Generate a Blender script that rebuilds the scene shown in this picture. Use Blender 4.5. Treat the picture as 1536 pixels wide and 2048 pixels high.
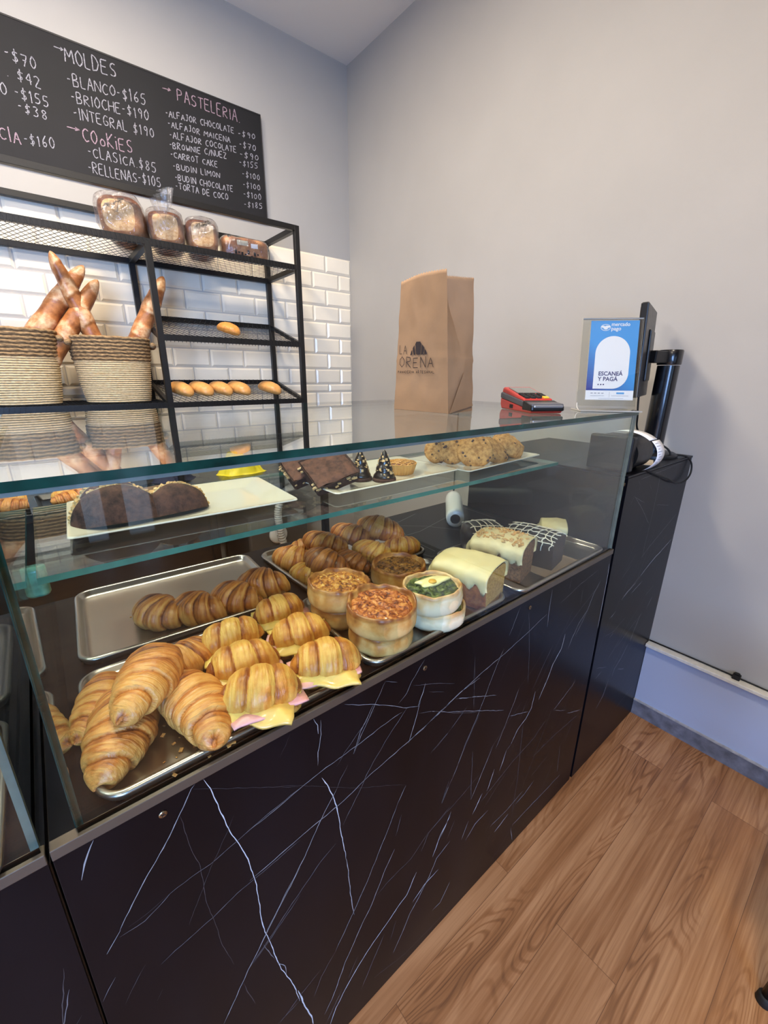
import bpy, bmesh, math, random
from mathutils import Vector, Matrix, noise as mnoise
from math import sin, cos, pi, radians

for o in list(bpy.data.objects):
    bpy.data.objects.remove(o, do_unlink=True)
SC = bpy.context.scene
COL = SC.collection

# ------------------------------------------------------------------ camera
cd = bpy.data.cameras.new('camera'); cam = bpy.data.objects.new('camera', cd); COL.objects.link(cam)
F, PITCH, YAW, ROLL = 842.29, 0.3149, 0.6818, 0.0074
cd.sensor_fit = 'VERTICAL'; cd.sensor_height = 36.0; cd.lens = F/2048*36.0
cd.clip_start = 0.02; cd.clip_end = 200
fw = Vector((sin(YAW)*cos(PITCH), cos(YAW)*cos(PITCH), -sin(PITCH)))
rt = Vector((cos(YAW), -sin(YAW), 0)); up = rt.cross(fw)
r2 = rt*cos(ROLL)+up*sin(ROLL); u2 = up*cos(ROLL)-rt*sin(ROLL)
cam.matrix_world = Matrix(((r2.x,u2.x,-fw.x,0),(r2.y,u2.y,-fw.y,0),(r2.z,u2.z,-fw.z,1.45),(0,0,0,1)))
SC.camera = cam

# ------------------------------------------------------------------ world, lamps, exposure
W = bpy.data.worlds.new('world'); SC.world = W; W.use_nodes = True
bg = W.node_tree.nodes['Background']; bg.inputs[0].default_value = (0.50, 0.68, 1.0, 1); bg.inputs[1].default_value = 5.0
SC.view_settings.view_transform = 'Standard'; SC.view_settings.look = 'None'
SC.view_settings.gamma = 1.0; SC.view_settings.use_curve_mapping = False
SC.view_settings.exposure = 0.0
SC.cycles.use_denoising = True
SC.cycles.max_bounces = 10; SC.cycles.transparent_max_bounces = 24; SC.cycles.glossy_bounces = 5
SC.cycles.diffuse_bounces = 4; SC.cycles.caustics_reflective = False; SC.cycles.caustics_refractive = False
SC.cycles.sample_clamp_indirect = 6.0

def area(name, loc, rot, sx, sy, watt, col, shape='RECTANGLE', portal=False, spread=pi):
    l = bpy.data.lights.new(name, 'AREA'); l.energy = watt; l.color = col; l.shape = shape
    l.size = sx; l.size_y = sy; l.spread = spread
    o = bpy.data.objects.new(name, l); o.location = loc; o.rotation_euler = rot; COL.objects.link(o)
    if portal: l.cycles.is_portal = True
    return o
WARM = (1.0, 0.86, 0.69)
def fill_light(loc, watt, r=.10, col=WARM):
    l = bpy.data.lights.new('ceiling_fill', 'POINT'); l.energy = watt; l.color = col; l.shadow_soft_size = r
    o = bpy.data.objects.new('ceiling_fill', l); o.location = loc; COL.objects.link(o)
area('ceiling_lamp', (-.20, 1.50, 3.20), (0,0,0), .30, .30, 40, WARM, 'DISK')
area('ceiling_lamp', (0.55, 1.60, 3.20), (0,0,0), .30, .30, 30, WARM, 'DISK')
area('ceiling_lamp', (0.35, -.55, 3.20), (0,0,0), .30, .30, 38, WARM, 'DISK')
area('ceiling_lamp', (-1.4, -.9, 3.20), (0,0,0), .30, .30, 20, WARM, 'DISK')
fill_light((-1.1, .9, 2.55), 40, col=(1.0,.93,.86))  # unseen fill light added to brighten the ceiling
area('window_daylight', (-2.0, -2.75, 1.45), (radians(62),0,0), 1.5, 2.0, 215, (0.28,0.50,1.0), spread=radians(140))
area('door_daylight', (0.41, -3.05, 1.05), (radians(90),0,0), .62, 2.0, 1, (0.5,0.7,1.0), portal=True)

# ------------------------------------------------------------------ helpers
def obj(name, me, mat=None, parent=None, loc=(0,0,0), rot=(0,0,0), smooth=False):
    o = bpy.data.objects.new(name, me); COL.objects.link(o)
    if mat is not None:
        for m in (mat if isinstance(mat,(list,tuple)) else [mat]): me.materials.append(m)
    if parent is not None: o.parent = parent
    o.location = loc; o.rotation_euler = rot
    if smooth:
        for p in me.polygons: p.use_smooth = True
    return o
def tag(o, label, cat, group=None, kind=None):
    if label: o['label'] = label
    if cat: o['category'] = cat
    if group: o['group'] = group
    if kind: o['kind'] = kind
    return o
def thing(name, label, cat, loc=(0,0,0), rz=0, group=None, rot=None):
    o = bpy.data.objects.new(name, None); COL.objects.link(o); o.empty_display_size = .05
    o.location = loc; o.rotation_euler = rot if rot else (0,0,rz)
    return tag(o, label, cat, group)
def struct(o, label=None):
    o['kind'] = 'structure'
    if label: o['label'] = label
    return o
def dup(root, loc, rot, label, group=None):
    r = root.copy(); COL.objects.link(r); r.location = loc; r.rotation_euler = rot; r['label'] = label
    if group: r['group'] = group
    for ch in list(root.children):
        c = ch.copy(); COL.objects.link(c); c.parent = r
        for g in list(ch.children):
            d = g.copy(); COL.objects.link(d); d.parent = c
    return r
class MB:
    """collects verts and faces for one mesh"""
    def __init__(s): s.v=[]; s.f=[]; s.m=[]
    def add(s, vs, fs, mi=0):
        b=len(s.v); s.v += [tuple(v) for v in vs]
        s.f += [tuple(b+i for i in f) for f in fs]; s.m += [mi]*len(fs)
        return s
    def box(s, a, b, mi=0, mat=None):
        x0,y0,z0=a; x1,y1,z1=b
        vs=[Vector(p) for p in ((x0,y0,z0),(x1,y0,z0),(x1,y1,z0),(x0,y1,z0),(x0,y0,z1),(x1,y0,z1),(x1,y1,z1),(x0,y1,z1))]
        if mat: vs=[mat@v for v in vs]
        return s.add(vs,[(0,3,2,1),(4,5,6,7),(0,1,5,4),(1,2,6,5),(2,3,7,6),(3,0,4,7)],mi)
    def bar(s, p, q, w, h=None, mi=0):
        """square bar from p to q"""
        h=h or w; p=Vector(p); q=Vector(q); d=(q-p).normalized()
        a=Vector((0,0,1)) if abs(d.z)<.9 else Vector((0,1,0))
        u=d.cross(a).normalized(); v=u.cross(d)
        vs=[c+u*sx*w/2+v*sy*h/2 for c in (p,q) for sx,sy in ((-1,-1),(1,-1),(1,1),(-1,1))]
        return s.add(vs,[(0,1,2,3),(7,6,5,4),(0,4,5,1),(1,5,6,2),(2,6,7,3),(3,7,4,0)],mi)
    def tube(s, pts, r, n=10, mi=0, cap=True, closed=False):
        pts=[Vector(p) for p in pts]; N=len(pts); rings=[]
        a=None
        for i,p in enumerate(pts):
            if closed: d=pts[(i+1)%N]-pts[i-1]
            else: d=pts[min(i+1,N-1)]-pts[max(i-1,0)]
            d.normalize()
            if a is None:
                a=Vector((0,0,1)) if abs(d.z)<.9 else Vector((1,0,0))
            u=(a-d*a.dot(d)); 
            if u.length<1e-6: u=d.orthogonal()
            u.normalize(); v=d.cross(u); a=u
            rr=r[i] if isinstance(r,(list,tuple)) else r
            rings.append([p+(u*cos(2*pi*k/n)+v*sin(2*pi*k/n))*rr for k in range(n)])
        vs=[v for R in rings for v in R]; fs=[]
        M=N if closed else N-1
        for i in range(M):
            j=(i+1)%N
            for k in range(n):
                k2=(k+1)%n; fs.append((i*n+k,i*n+k2,j*n+k2,j*n+k))
        if cap and not closed:
            fs.append(tuple(range(n))[::-1]); fs.append(tuple((N-1)*n+k for k in range(n)))
        return s.add(vs,fs,mi)
    def rings(s, rings, mi=0, cap0=True, cap1=True):
        n=len(rings[0]); vs=[v for R in rings for v in R]; fs=[]
        for i in range(len(rings)-1):
            for k in range(n):
                k2=(k+1)%n; fs.append((i*n+k,i*n+k2,(i+1)*n+k2,(i+1)*n+k))
        if cap0: fs.append(tuple(range(n))[::-1])
        if cap1: fs.append(tuple((len(rings)-1)*n+k for k in range(n)))
        return s.add(vs,fs,mi)
    def lathe(s, prof, n=32, mi=0, cap0=True, cap1=True, c=(0,0,0)):
        return s.rings([[(c[0]+r*cos(2*pi*k/n),c[1]+r*sin(2*pi*k/n),c[2]+z) for k in range(n)] for r,z in prof],mi,cap0,cap1)
    def mesh(s, name):
        me=bpy.data.meshes.new(name); me.from_pydata(s.v,[],s.f); me.update()
        if any(s.m): me.polygons.foreach_set('material_index', s.m)
        return me
    def build(s, name, mat, parent=None, smooth=False, bevel=0, seg=2, loc=(0,0,0), rot=(0,0,0), auto=None, fix=True):
        me=s.mesh(name)
        if bevel or fix:
            bm=bmesh.new(); bm.from_mesh(me)
            if bevel:
                bmesh.ops.remove_doubles(bm, verts=bm.verts, dist=1e-6)
                es=[e for e in bm.edges if len(e.link_faces)==2 and e.calc_face_angle(0)>.6]
                bmesh.ops.bevel(bm, geom=es, offset=bevel, segments=seg, profile=.5, affect='EDGES', clamp_overlap=True)
            bmesh.ops.recalc_face_normals(bm, faces=bm.faces)
            bm.to_mesh(me); bm.free()
        o=obj(name,me,mat,parent,loc,rot,smooth)
        if auto:
            for p in me.polygons: p.use_smooth=True
            me.set_sharp_from_angle(angle=auto)
        return o
def rrect(w, d, r, n=6, z=0.0, cx=0, cy=0):
    """rounded rectangle ring"""
    pts=[]
    for sx,sy,a0 in ((1,1,0),(-1,1,pi/2),(-1,-1,pi),(1,-1,1.5*pi)):
        for k in range(n+1):
            a=a0+pi/2*k/n
            pts.append((cx+sx*(w/2-r)+r*cos(a), cy+sy*(d/2-r)+r*sin(a), z))
    return pts
def nz(v, s=1.0, o=0.0):
    return mnoise.noise(Vector((v[0]*s+o, v[1]*s+o*1.7, v[2]*s-o)))
def smoothstep(a,b,x):
    x=max(0,min(1,(x-a)/(b-a))); return x*x*(3-2*x)

# ------------------------------------------------------------------ materials
def newmat(name):
    m=bpy.data.materials.new(name); m.use_nodes=True
    nt=m.node_tree; nt.nodes.clear()
    out=nt.nodes.new('ShaderNodeOutputMaterial')
    return m,nt,out
def N(nt,t,**kw):
    n=nt.nodes.new(t)
    for k,v in kw.items(): setattr(n,k,v)
    return n
def L(nt,a,b): nt.links.new(a,b)
def S(c):
    """sRGB 0-255 to linear"""
    return tuple(((x/255/12.92) if x/255<=.04045 else ((x/255+.055)/1.055)**2.4) for x in c)+(1,)
def pr(name, col, rough=.5, metal=0, coat=0, bump=0, bscale=200, var=0, vscale=8, spec=.5, sub=0, coord='Object', stretch=None, rvar=0):
    m,nt,out=newmat(name); b=N(nt,'ShaderNodeBsdfPrincipled'); L(nt,b.outputs[0],out.inputs[0])
    c=S(col) if max(col)>1 else tuple(col)+(1,)
    b.inputs['Base Color'].default_value=c; b.inputs['Roughness'].default_value=rough; b.inputs['Metallic'].default_value=metal
    b.inputs['Coat Weight'].default_value=coat; b.inputs['Specular IOR Level'].default_value=spec
    if sub:
        b.inputs['Subsurface Weight'].default_value=sub; b.inputs['Subsurface Radius'].default_value=(.01,.006,.003); b.inputs['Subsurface Scale'].default_value=.5
    if bump or var or rvar:
        tc=N(nt,'ShaderNodeTexCoord'); mp=N(nt,'ShaderNodeMapping'); L(nt,tc.outputs[coord],mp.inputs[0])
        if stretch: mp.inputs['Scale'].default_value=stretch
    if var:
        n=N(nt,'ShaderNodeTexNoise'); n.inputs['Scale'].default_value=vscale; n.inputs['Detail'].default_value=5; L(nt,mp.outputs[0],n.inputs[0])
        h=N(nt,'ShaderNodeMapRange'); h.inputs[1].default_value=.3; h.inputs[2].default_value=.7; h.inputs[3].default_value=1-var; h.inputs[4].default_value=1+var
        L(nt,n.outputs[0],h.inputs[0])
        mx=N(nt,'ShaderNodeMix',data_type='RGBA',blend_type='MULTIPLY'); mx.inputs[0].default_value=1; mx.inputs[6].default_value=c
        L(nt,h.outputs[0],mx.inputs[7]); L(nt,mx.outputs[2],b.inputs['Base Color'])
    if rvar:
        n=N(nt,'ShaderNodeTexNoise'); n.inputs['Scale'].default_value=vscale*1.7; n.inputs['Detail'].default_value=4; L(nt,mp.outputs[0],n.inputs[0])
        h=N(nt,'ShaderNodeMapRange'); h.inputs[3].default_value=max(0,rough-rvar); h.inputs[4].default_value=rough+rvar
        L(nt,n.outputs[0],h.inputs[0]); L(nt,h.outputs[0],b.inputs['Roughness'])
    if bump:
        n=N(nt,'ShaderNodeTexNoise'); n.inputs['Scale'].default_value=bscale; n.inputs['Detail'].default_value=4; L(nt,mp.outputs[0],n.inputs[0])
        bp=N(nt,'ShaderNodeBump'); bp.inputs['Strength'].default_value=bump; bp.inputs['Distance'].default_value=.002
        L(nt,n.outputs[0],bp.inputs['Height']); L(nt,bp.outputs[0],b.inputs['Normal'])
    return m
def glassmat(name, tint=(.93,.97,.96), f0=.045, rough=0.0, haze=0, hazecol=(.8,.8,.8), wr=0, wscale=30):
    """thin clear sheet: straight transmission plus Fresnel reflection (Schlick)"""
    m,nt,out=newmat(name)
    tr=N(nt,'ShaderNodeBsdfTransparent'); tr.inputs[0].default_value=tint+(1,)
    gl=N(nt,'ShaderNodeBsdfGlossy'); gl.inputs['Roughness'].default_value=rough; gl.inputs[0].default_value=(1,1,1,1)
    g=N(nt,'ShaderNodeNewGeometry'); d=N(nt,'ShaderNodeVectorMath',operation='DOT_PRODUCT')
    L(nt,g.outputs['Incoming'],d.inputs[0])
    if wr:
        tc=N(nt,'ShaderNodeTexCoord'); n=N(nt,'ShaderNodeTexNoise'); n.inputs['Scale'].default_value=wscale; n.inputs['Detail'].default_value=3; n.inputs['Distortion'].default_value=1.5
        L(nt,tc.outputs['Object'],n.inputs[0]); bp=N(nt,'ShaderNodeBump'); bp.inputs['Strength'].default_value=wr; bp.inputs['Distance'].default_value=.01
        L(nt,n.outputs[0],bp.inputs['Height']); L(nt,bp.outputs[0],gl.inputs['Normal']); L(nt,bp.outputs[0],d.inputs[1])
    else: L(nt,g.outputs['Normal'],d.inputs[1])
    a=N(nt,'ShaderNodeMath',operation='ABSOLUTE'); L(nt,d.outputs['Value'],a.inputs[0])
    s=N(nt,'ShaderNodeMath',operation='SUBTRACT',use_clamp=True); s.inputs[0].default_value=1; L(nt,a.outputs[0],s.inputs[1])
    p=N(nt,'ShaderNodeMath',operation='POWER'); p.inputs[1].default_value=5; L(nt,s.outputs[0],p.inputs[0])
    ma=N(nt,'ShaderNodeMath',operation='MULTIPLY_ADD',use_clamp=True); ma.inputs[1].default_value=1-f0; ma.inputs[2].default_value=f0; L(nt,p.outputs[0],ma.inputs[0])
    base=tr.outputs[0]
    if haze:
        df=N(nt,'ShaderNodeBsdfDiffuse'); df.inputs[0].default_value=hazecol+(1,)
        m0=N(nt,'ShaderNodeMixShader'); m0.inputs[0].default_value=haze; L(nt,tr.outputs[0],m0.inputs[1]); L(nt,df.outputs[0],m0.inputs[2]); base=m0.outputs[0]
    mx=N(nt,'ShaderNodeMixShader'); L(nt,ma.outputs[0],mx.inputs[0]); L(nt,base,mx.inputs[1]); L(nt,gl.outputs[0],mx.inputs[2])
    L(nt,mx.outputs[0],out.inputs[0])
    return m
def pastry(name, pale, mid, dark, rough=.42, stri=1.0, coat=.15, bumps=.35, bias=0.0, spread=.5):
    """baked dough: the 'brown' attribute (how baked) and fine stripes along the wraps choose the colour"""
    m,nt,out=newmat(name); b=N(nt,'ShaderNodeBsdfPrincipled'); L(nt,b.outputs[0],out.inputs[0])
    at=N(nt,'ShaderNodeAttribute'); at.attribute_name='brown'
    uv=N(nt,'ShaderNodeUVMap'); mp=N(nt,'ShaderNodeMapping'); mp.inputs['Scale'].default_value=(260,5,1); L(nt,uv.outputs[0],mp.inputs[0])
    n1=N(nt,'ShaderNodeTexNoise'); n1.inputs['Scale'].default_value=1; n1.inputs['Detail'].default_value=4; n1.inputs['Distortion'].default_value=.6; L(nt,mp.outputs[0],n1.inputs[0])
    tc=N(nt,'ShaderNodeTexCoord'); n2=N(nt,'ShaderNodeTexNoise'); n2.inputs['Scale'].default_value=38; n2.inputs['Detail'].default_value=6; n2.inputs['Roughness'].default_value=.65; L(nt,tc.outputs['Object'],n2.inputs[0])
    def math(op,x,y):
        q=N(nt,'ShaderNodeMath',operation=op)
        for i,t in enumerate((x,y)):
            if isinstance(t,(int,float)): q.inputs[i].default_value=t
            else: L(nt,t,q.inputs[i])
        return q.outputs[0]
    a=math('MULTIPLY_ADD',math('SUBTRACT',n1.outputs[0],.5),.55*stri); a.node.inputs[2].default_value=bias
    c=math('MULTIPLY_ADD',math('SUBTRACT',n2.outputs[0],.5),spread*1.6); L(nt,a,c.node.inputs[2])
    s=math('ADD',at.outputs['Fac'],c)
    r=N(nt,'ShaderNodeValToRGB'); cr=r.color_ramp; cr.elements[0].position=.08; cr.elements[0].color=S(pale); cr.elements[1].position=.95; cr.elements[1].color=S(dark)
    e=cr.elements.new(.5); e.color=S(mid)
    L(nt,s,r.inputs[0]); L(nt,r.outputs[0],b.inputs['Base Color'])
    b.inputs['Roughness'].default_value=rough; b.inputs['Coat Weight'].default_value=coat; b.inputs['Coat Roughness'].default_value=.3
    hh=math('ADD',math('MULTIPLY',n1.outputs[0],.8*stri),n2.outputs[0])
    bp=N(nt,'ShaderNodeBump'); bp.inputs['Strength'].default_value=bumps; bp.inputs['Distance'].default_value=.003; L(nt,hh,bp.inputs['Height']); L(nt,bp.outputs[0],b.inputs['Normal'])
    return m
# ---- surfaces
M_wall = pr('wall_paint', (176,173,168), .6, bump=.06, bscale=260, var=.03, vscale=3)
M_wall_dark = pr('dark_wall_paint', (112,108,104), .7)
M_ceil = pr('ceiling_paint', (238,237,236), .8, bump=.05, bscale=200)
M_tile = pr('white_bevelled_tile', (250,240,218), .12, bump=.10, bscale=14, var=.04, vscale=5)
M_grout = pr('tile_grout', (196,190,180), .8)
M_skirt = pr('grey_marble_skirting', (112,116,128), .35, var=.35, vscale=28)
M_lower = pr('lower_wall_paint', (178,188,212), .6, bump=.05, bscale=260)
M_ledge = pr('ledge_white', (220,216,206), .6, var=.08, vscale=60)
M_black = pr('black_plastic', (16,16,18), .35, rvar=.08, vscale=40)
M_dull = pr('black_rubber', (14,14,14), .7)
M_metal_black = pr('black_powder_coat', (13,12,12), .42, bump=.1, bscale=500)
M_steel = pr('brushed_tray_steel', (178,170,162), .30, metal=1, rvar=.05, vscale=60, stretch=(1,14,1))
M_tablesteel = pr('dark_table_steel', (104,104,106), .28, metal=1, rvar=.08, vscale=6)
M_dark_int = pr('dark_brown_laminate', (36,27,22), .5, var=.2, vscale=5)
M_white_porc = pr('white_porcelain', (206,200,182), .12, coat=.5)
M_glass = glassmat('clear_glass', f0=.027)
M_glass_edge = pr('green_glass_edge', (14,52,46), .12, var=.5, vscale=25)
M_glass_edge_l = pr('pale_glass_edge', (96,108,100), .15, var=.3, vscale=25)
M_shelf_edge = pr('teal_glass_edge', (58,112,98), .15, var=.25, vscale=20)
M_acryl = glassmat('clear_acrylic', (.96,.97,.96), .05)
M_acryl_edge = pr('bright_acrylic_edge', (214,212,204), .2)
M_white = pr('white_plastic', (224,222,216), .4)
M_paper = pr('white_paper', (238,238,240), .7)

def floor_mat():
    m,nt,out=newmat('oak_plank_floor'); b=N(nt,'ShaderNodeBsdfPrincipled'); L(nt,b.outputs[0],out.inputs[0])
    tc=N(nt,'ShaderNodeTexCoord')
    br=N(nt,'ShaderNodeTexBrick'); br.offset=.37; br.inputs['Scale'].default_value=1; br.inputs['Brick Width'].default_value=1.22; br.inputs['Row Height'].default_value=.16
    br.inputs['Mortar Size'].default_value=.0007; br.inputs['Mortar Smooth'].default_value=0; br.inputs['Color1'].default_value=(0,0,0,1); br.inputs['Color2'].default_value=(1,1,1,1); br.inputs['Mortar'].default_value=(.5,.5,.5,1)
    m0=N(nt,'ShaderNodeMapping'); m0.inputs['Location'].default_value=(.36,.037,0); L(nt,tc.outputs['Object'],m0.inputs[0]); L(nt,m0.outputs[0],br.inputs[0])
    off=N(nt,'ShaderNodeVectorMath',operation='MULTIPLY'); off.inputs[1].default_value=(17,9,5); L(nt,br.outputs['Color'],off.inputs[0])
    ad=N(nt,'ShaderNodeVectorMath',operation='ADD'); L(nt,tc.outputs['Object'],ad.inputs[0]); L(nt,off.outputs[0],ad.inputs[1])
    def noise(sc,scale,det,dist=0,rough=.5):
        mp=N(nt,'ShaderNodeMapping'); mp.inputs['Scale'].default_value=sc; L(nt,ad.outputs[0],mp.inputs[0])
        n=N(nt,'ShaderNodeTexNoise'); n.inputs['Scale'].default_value=scale; n.inputs['Detail'].default_value=det; n.inputs['Distortion'].default_value=dist; n.inputs['Roughness'].default_value=rough
        L(nt,mp.outputs[0],n.inputs[0]); return n.outputs[0]
    def math(op,x,y):
        q=N(nt,'ShaderNodeMath',operation=op)
        for i,t in enumerate((x,y)):
            if isinstance(t,(int,float)): q.inputs[i].default_value=t
            else: L(nt,t,q.inputs[i])
        return q.outputs[0]
    def rng(x,a,b_,c,d):
        q=N(nt,'ShaderNodeMapRange'); 
        for i,t in enumerate((a,b_,c,d)): q.inputs[i+1].default_value=t
        L(nt,x,q.inputs[0]); return q.outputs[0]
    field=noise((1.0,6.5,1),1.0,2.0,.35)                 # slow field whose contour lines are the cathedrals
    rings=math('SINE',math('MULTIPLY',field,170),0)
    mask=rng(noise((.7,4,1),1.5,1),.44,.60,0,1)
    lines=math('MULTIPLY',rng(rings,.15,1,0,1),mask)
    fine=noise((3,130,1),1.0,5,.2,.6)
    broad=noise((.9,9,1),1.6,3,.4)
    t=math('ADD',math('MULTIPLY',lines,.30),math('ADD',math('MULTIPLY',rng(fine,.3,.75,0,1),.40),math('MULTIPLY',rng(broad,.3,.7,0,1),.42)))
    r=N(nt,'ShaderNodeValToRGB'); e=r.color_ramp.elements; e[0].position=.12; e[0].color=S((194,144,100)); e[1].position=1.0; e[1].color=S((94,58,34))
    k=e.new(.5); k.color=S((158,107,66)); L(nt,t,r.inputs[0])
    vv=rng(br.outputs['Color'],0,1,.94,1.05)
    mx=N(nt,'ShaderNodeMix',data_type='RGBA',blend_type='MULTIPLY'); mx.inputs[0].default_value=1; L(nt,r.outputs[0],mx.inputs[6]); L(nt,vv,mx.inputs[7])
    m2=N(nt,'ShaderNodeMix',data_type='RGBA'); L(nt,br.outputs['Fac'],m2.inputs[0]); L(nt,mx.outputs[2],m2.inputs[6]); m2.inputs[7].default_value=S((112,74,46))
    L(nt,m2.outputs[2],b.inputs['Base Color']); b.inputs['Roughness'].default_value=.42
    bp=N(nt,'ShaderNodeBump'); bp.inputs['Strength'].default_value=.12; bp.inputs['Distance'].default_value=.001; L(nt,t,bp.inputs['Height']); bp.invert=True; L(nt,bp.outputs[0],b.inputs['Normal'])
    return m
M_floor = floor_mat()

def plane_box(name, a, b, mat, kind='structure', parent=None, bevel=0):
    o = MB().box(a,b).build(name, mat, parent, bevel=bevel)
    if kind: o['kind']=kind
    return o
XR, YB, ZC, XL, YF0 = 1.872, 2.698, 3.235, -3.0, -3.2
plane_box('floor', (XL-.1,YF0-.1,-.05), (XR+.1,YB+.1,0), M_floor)
plane_box('ceiling', (XL-.1,YF0-.1,ZC), (XR+.1,YB+.1,ZC+.1), M_ceil)
plane_box('wall_back', (XL,YB,0), (XR,YB+.1,ZC), M_wall)
plane_box('wall_right', (XR,YF0,0), (XR+.1,YB+.1,ZC), M_wall)
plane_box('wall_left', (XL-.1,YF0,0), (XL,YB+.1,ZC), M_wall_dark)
# street front with a shop window and a glazed door (behind the camera)
wf = MB()
for a,b in (((XL,0),(-2.85,ZC)),((-2.85,0),(-1.15,.35)),((-2.85,2.75),(-1.15,ZC)),((-1.15,0),(.10,ZC)),((.10,2.1),(.72,ZC)),((.72,0),(XR,ZC))):
    wf.box((a[0],YF0-.1,a[1]),(b[0],YF0,b[1]))
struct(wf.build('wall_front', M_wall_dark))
def glazing(name, x0,x1,z0,z1, mull):
    fr=MB(); w=.05
    for a,b in (((x0,z0),(x0+w,z1)),((x1-w,z0),(x1,z1)),((x0,z0),(x1,z0+w)),((x0,z1-w),(x1,z1))): fr.box((a[0],YF0-.08,a[1]),(b[0],YF0-.02,b[1]))
    for a,b in mull: fr.box((a,YF0-.08,z0),(b,YF0-.02,z1))
    f=struct(fr.build(name, M_metal_black))
    MB().box((x0,YF0-.054,z0),(x1,YF0-.048,z1)).build('pane', M_glass, f)
glazing('window_1', -2.85,-1.15,.35,2.75, [(-2.02,-1.98)])
glazing('door_1', .10,.72,0,2.1, [(.30,.46)])  # unseen wide mullion added for the dark band reflected in the case glass
plane_box('ground', (-12,-16,-.12), (12,YF0-.1,-.06), pr('street_paving',(176,176,176),.8,var=.15,vscale=3))

# bevelled wall tiles, one cladding mesh
tb=MB(); TW,TH,g,bv=.202,.1006,.003,.012
z=2.190; row=0
while z>.75:
    x=XR-(.0 if row%2==0 else TW/2); h=TH
    if abs(row-8)<.1: h=.055
    first=True
    while x>-1.2:
        w=TW
        if first and row%2==1: w=TW/2; x=XR
        first=False
        x0,x1,z0,z1=x-w+g/2,x-g/2,z-h+g/2,z-g/2
        yo,yi=YB-.002,YB-.010
        o_=[(x0,yo,z0),(x1,yo,z0),(x1,yo,z1),(x0,yo,z1)]; i_=[(x0+bv,yi,z0+bv),(x1-bv,yi,z0+bv),(x1-bv,yi,z1-bv),(x0+bv,yi,z1-bv)]
        tb.add(o_+i_,[(0,1,5,4),(1,2,6,5),(2,3,7,6),(3,0,4,7),(4,5,6,7)],0)
        x-=w
    z-=h; row+=1
tb.add([(-1.2,YB-.003,z),(XR,YB-.003,z),(XR,YB-.003,2.19),(-1.2,YB-.003,2.19)],[(0,1,2,3)],1)
tl=tb.build('trim_1', [M_tile,M_grout]); struct(tl)
# right wall below: boxed lower wall with white ledge and marble skirting
plane_box('trim_2', (XR-.018,-3.1,.075), (XR,.486,.362), M_lower)
plane_box('trim_3', (XR-.040,-3.1,.358), (XR,.486,.372), M_ledge, bevel=.002)
sk=plane_box('baseboard_right', (XR-.024,-3.1,0), (XR,.486,.074), M_skirt)
MB().box((XR-.027,-3.1,.072),(XR-.0,.486,.078)).build('cap', pr('skirting_cap',(172,170,168),.4,var=.2,vscale=60), sk)
# thin black cable on the ledge
cb=thing('wall_cable','thin black cable running along the white ledge of the right wall','cable',(XR,0,.372))
MB().tube([(-.006,.484-.2*k,.004+.0012*sin(k*2.1)) for k in range(13)],.0028,8).build('wire',M_dull,cb,True)
cl=MB(); cl.box((-.022,.172,-.001),(-.001,.196,.018)); cl.box((-.016,.176,.018),(-.004,.192,.024)); cl.build('clip',M_dull,cb,bevel=.002)

# ------------------------------------------------------------------ marble counters
def marble():
    m,nt,out=newmat('black_marble'); b=N(nt,'ShaderNodeBsdfPrincipled'); L(nt,b.outputs[0],out.inputs[0])
    tc=N(nt,'ShaderNodeTexCoord'); mp=N(nt,'ShaderNodeMapping'); mp.inputs['Rotation'].default_value=(0,radians(-35),0); mp.inputs['Scale'].default_value=(1,1,.25); L(nt,tc.outputs['Object'],mp.inputs[0])
    n=N(nt,'ShaderNodeTexNoise'); n.inputs['Scale'].default_value=9; n.inputs['Detail'].default_value=5; L(nt,mp.outputs[0],n.inputs[0])
    r=N(nt,'ShaderNodeValToRGB'); e=r.color_ramp.elements; e[0].position=.35; e[0].color=S((7,7,12)); e[1].position=.75; e[1].color=S((14,14,20)); L(nt,n.outputs[0],r.inputs[0]); L(nt,r.outputs[0],b.inputs['Base Color'])
    b.inputs['Roughness'].default_value=.30; b.inputs['Specular IOR Level'].default_value=.15
    return m
M_marble = marble()
M_vein = [pr('vein_%s'%n, c, .4) for n,c in (('dim',(62,61,64)),('mid',(98,98,102)),('bright',(140,142,146)),('white',(186,190,196)))]
def add_veins(mb, veins, y, rnd, wk=1.0, zmin=0.002, zmax=.925, xmin=-9, xmax=9, base=1):
    for w,br,P in veins:
        w=w/1000*wk*.85
        pts=[]
        for (ax,az),(bx,bz) in zip(P,P[1:]):
            d=math.hypot(bx-ax,bz-az); k=max(1,int(d/.008))
            for i in range(k):
                t=i/k; pts.append((ax+(bx-ax)*t,az+(bz-az)*t))
        pts.append(P[-1])
        n=len(pts)
        if n<2: continue
        off=rnd.random()*50
        vs=[];fs=[]
        for i,(x,z) in enumerate(pts):
            a=pts[max(0,i-1)]; c=pts[min(n-1,i+1)]
            dx,dz=c[0]-a[0],c[1]-a[1]; l=math.hypot(dx,dz) or 1
            nx,nz_=-dz/l,dx/l
            j=mnoise.noise(Vector((x*60,z*60,off)))*.0016+mnoise.noise(Vector((x*14,z*14,off)))*.002
            ww=w*(.55+.9*abs(mnoise.noise(Vector((x*90,z*90,off+9)))))*min(1,(min(i,n-1-i)+.6)/3)
            x+=nx*j; z+=nz_*j
            x=max(xmin,min(xmax,x)); 
            vs+= [(x-nx*ww/2,y,max(zmin,min(zmax,z-nz_*ww/2))),(x+nx*ww/2,y,max(zmin,min(zmax,z+nz_*ww/2)))]
            if i: fs.append((2*i-2,2*i-1,2*i+1,2*i))
        mi=base+(0 if br<.3 else 1 if br<.5 else 2 if br<.72 else 3)
        mb.add(vs,fs,mi)
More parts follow.
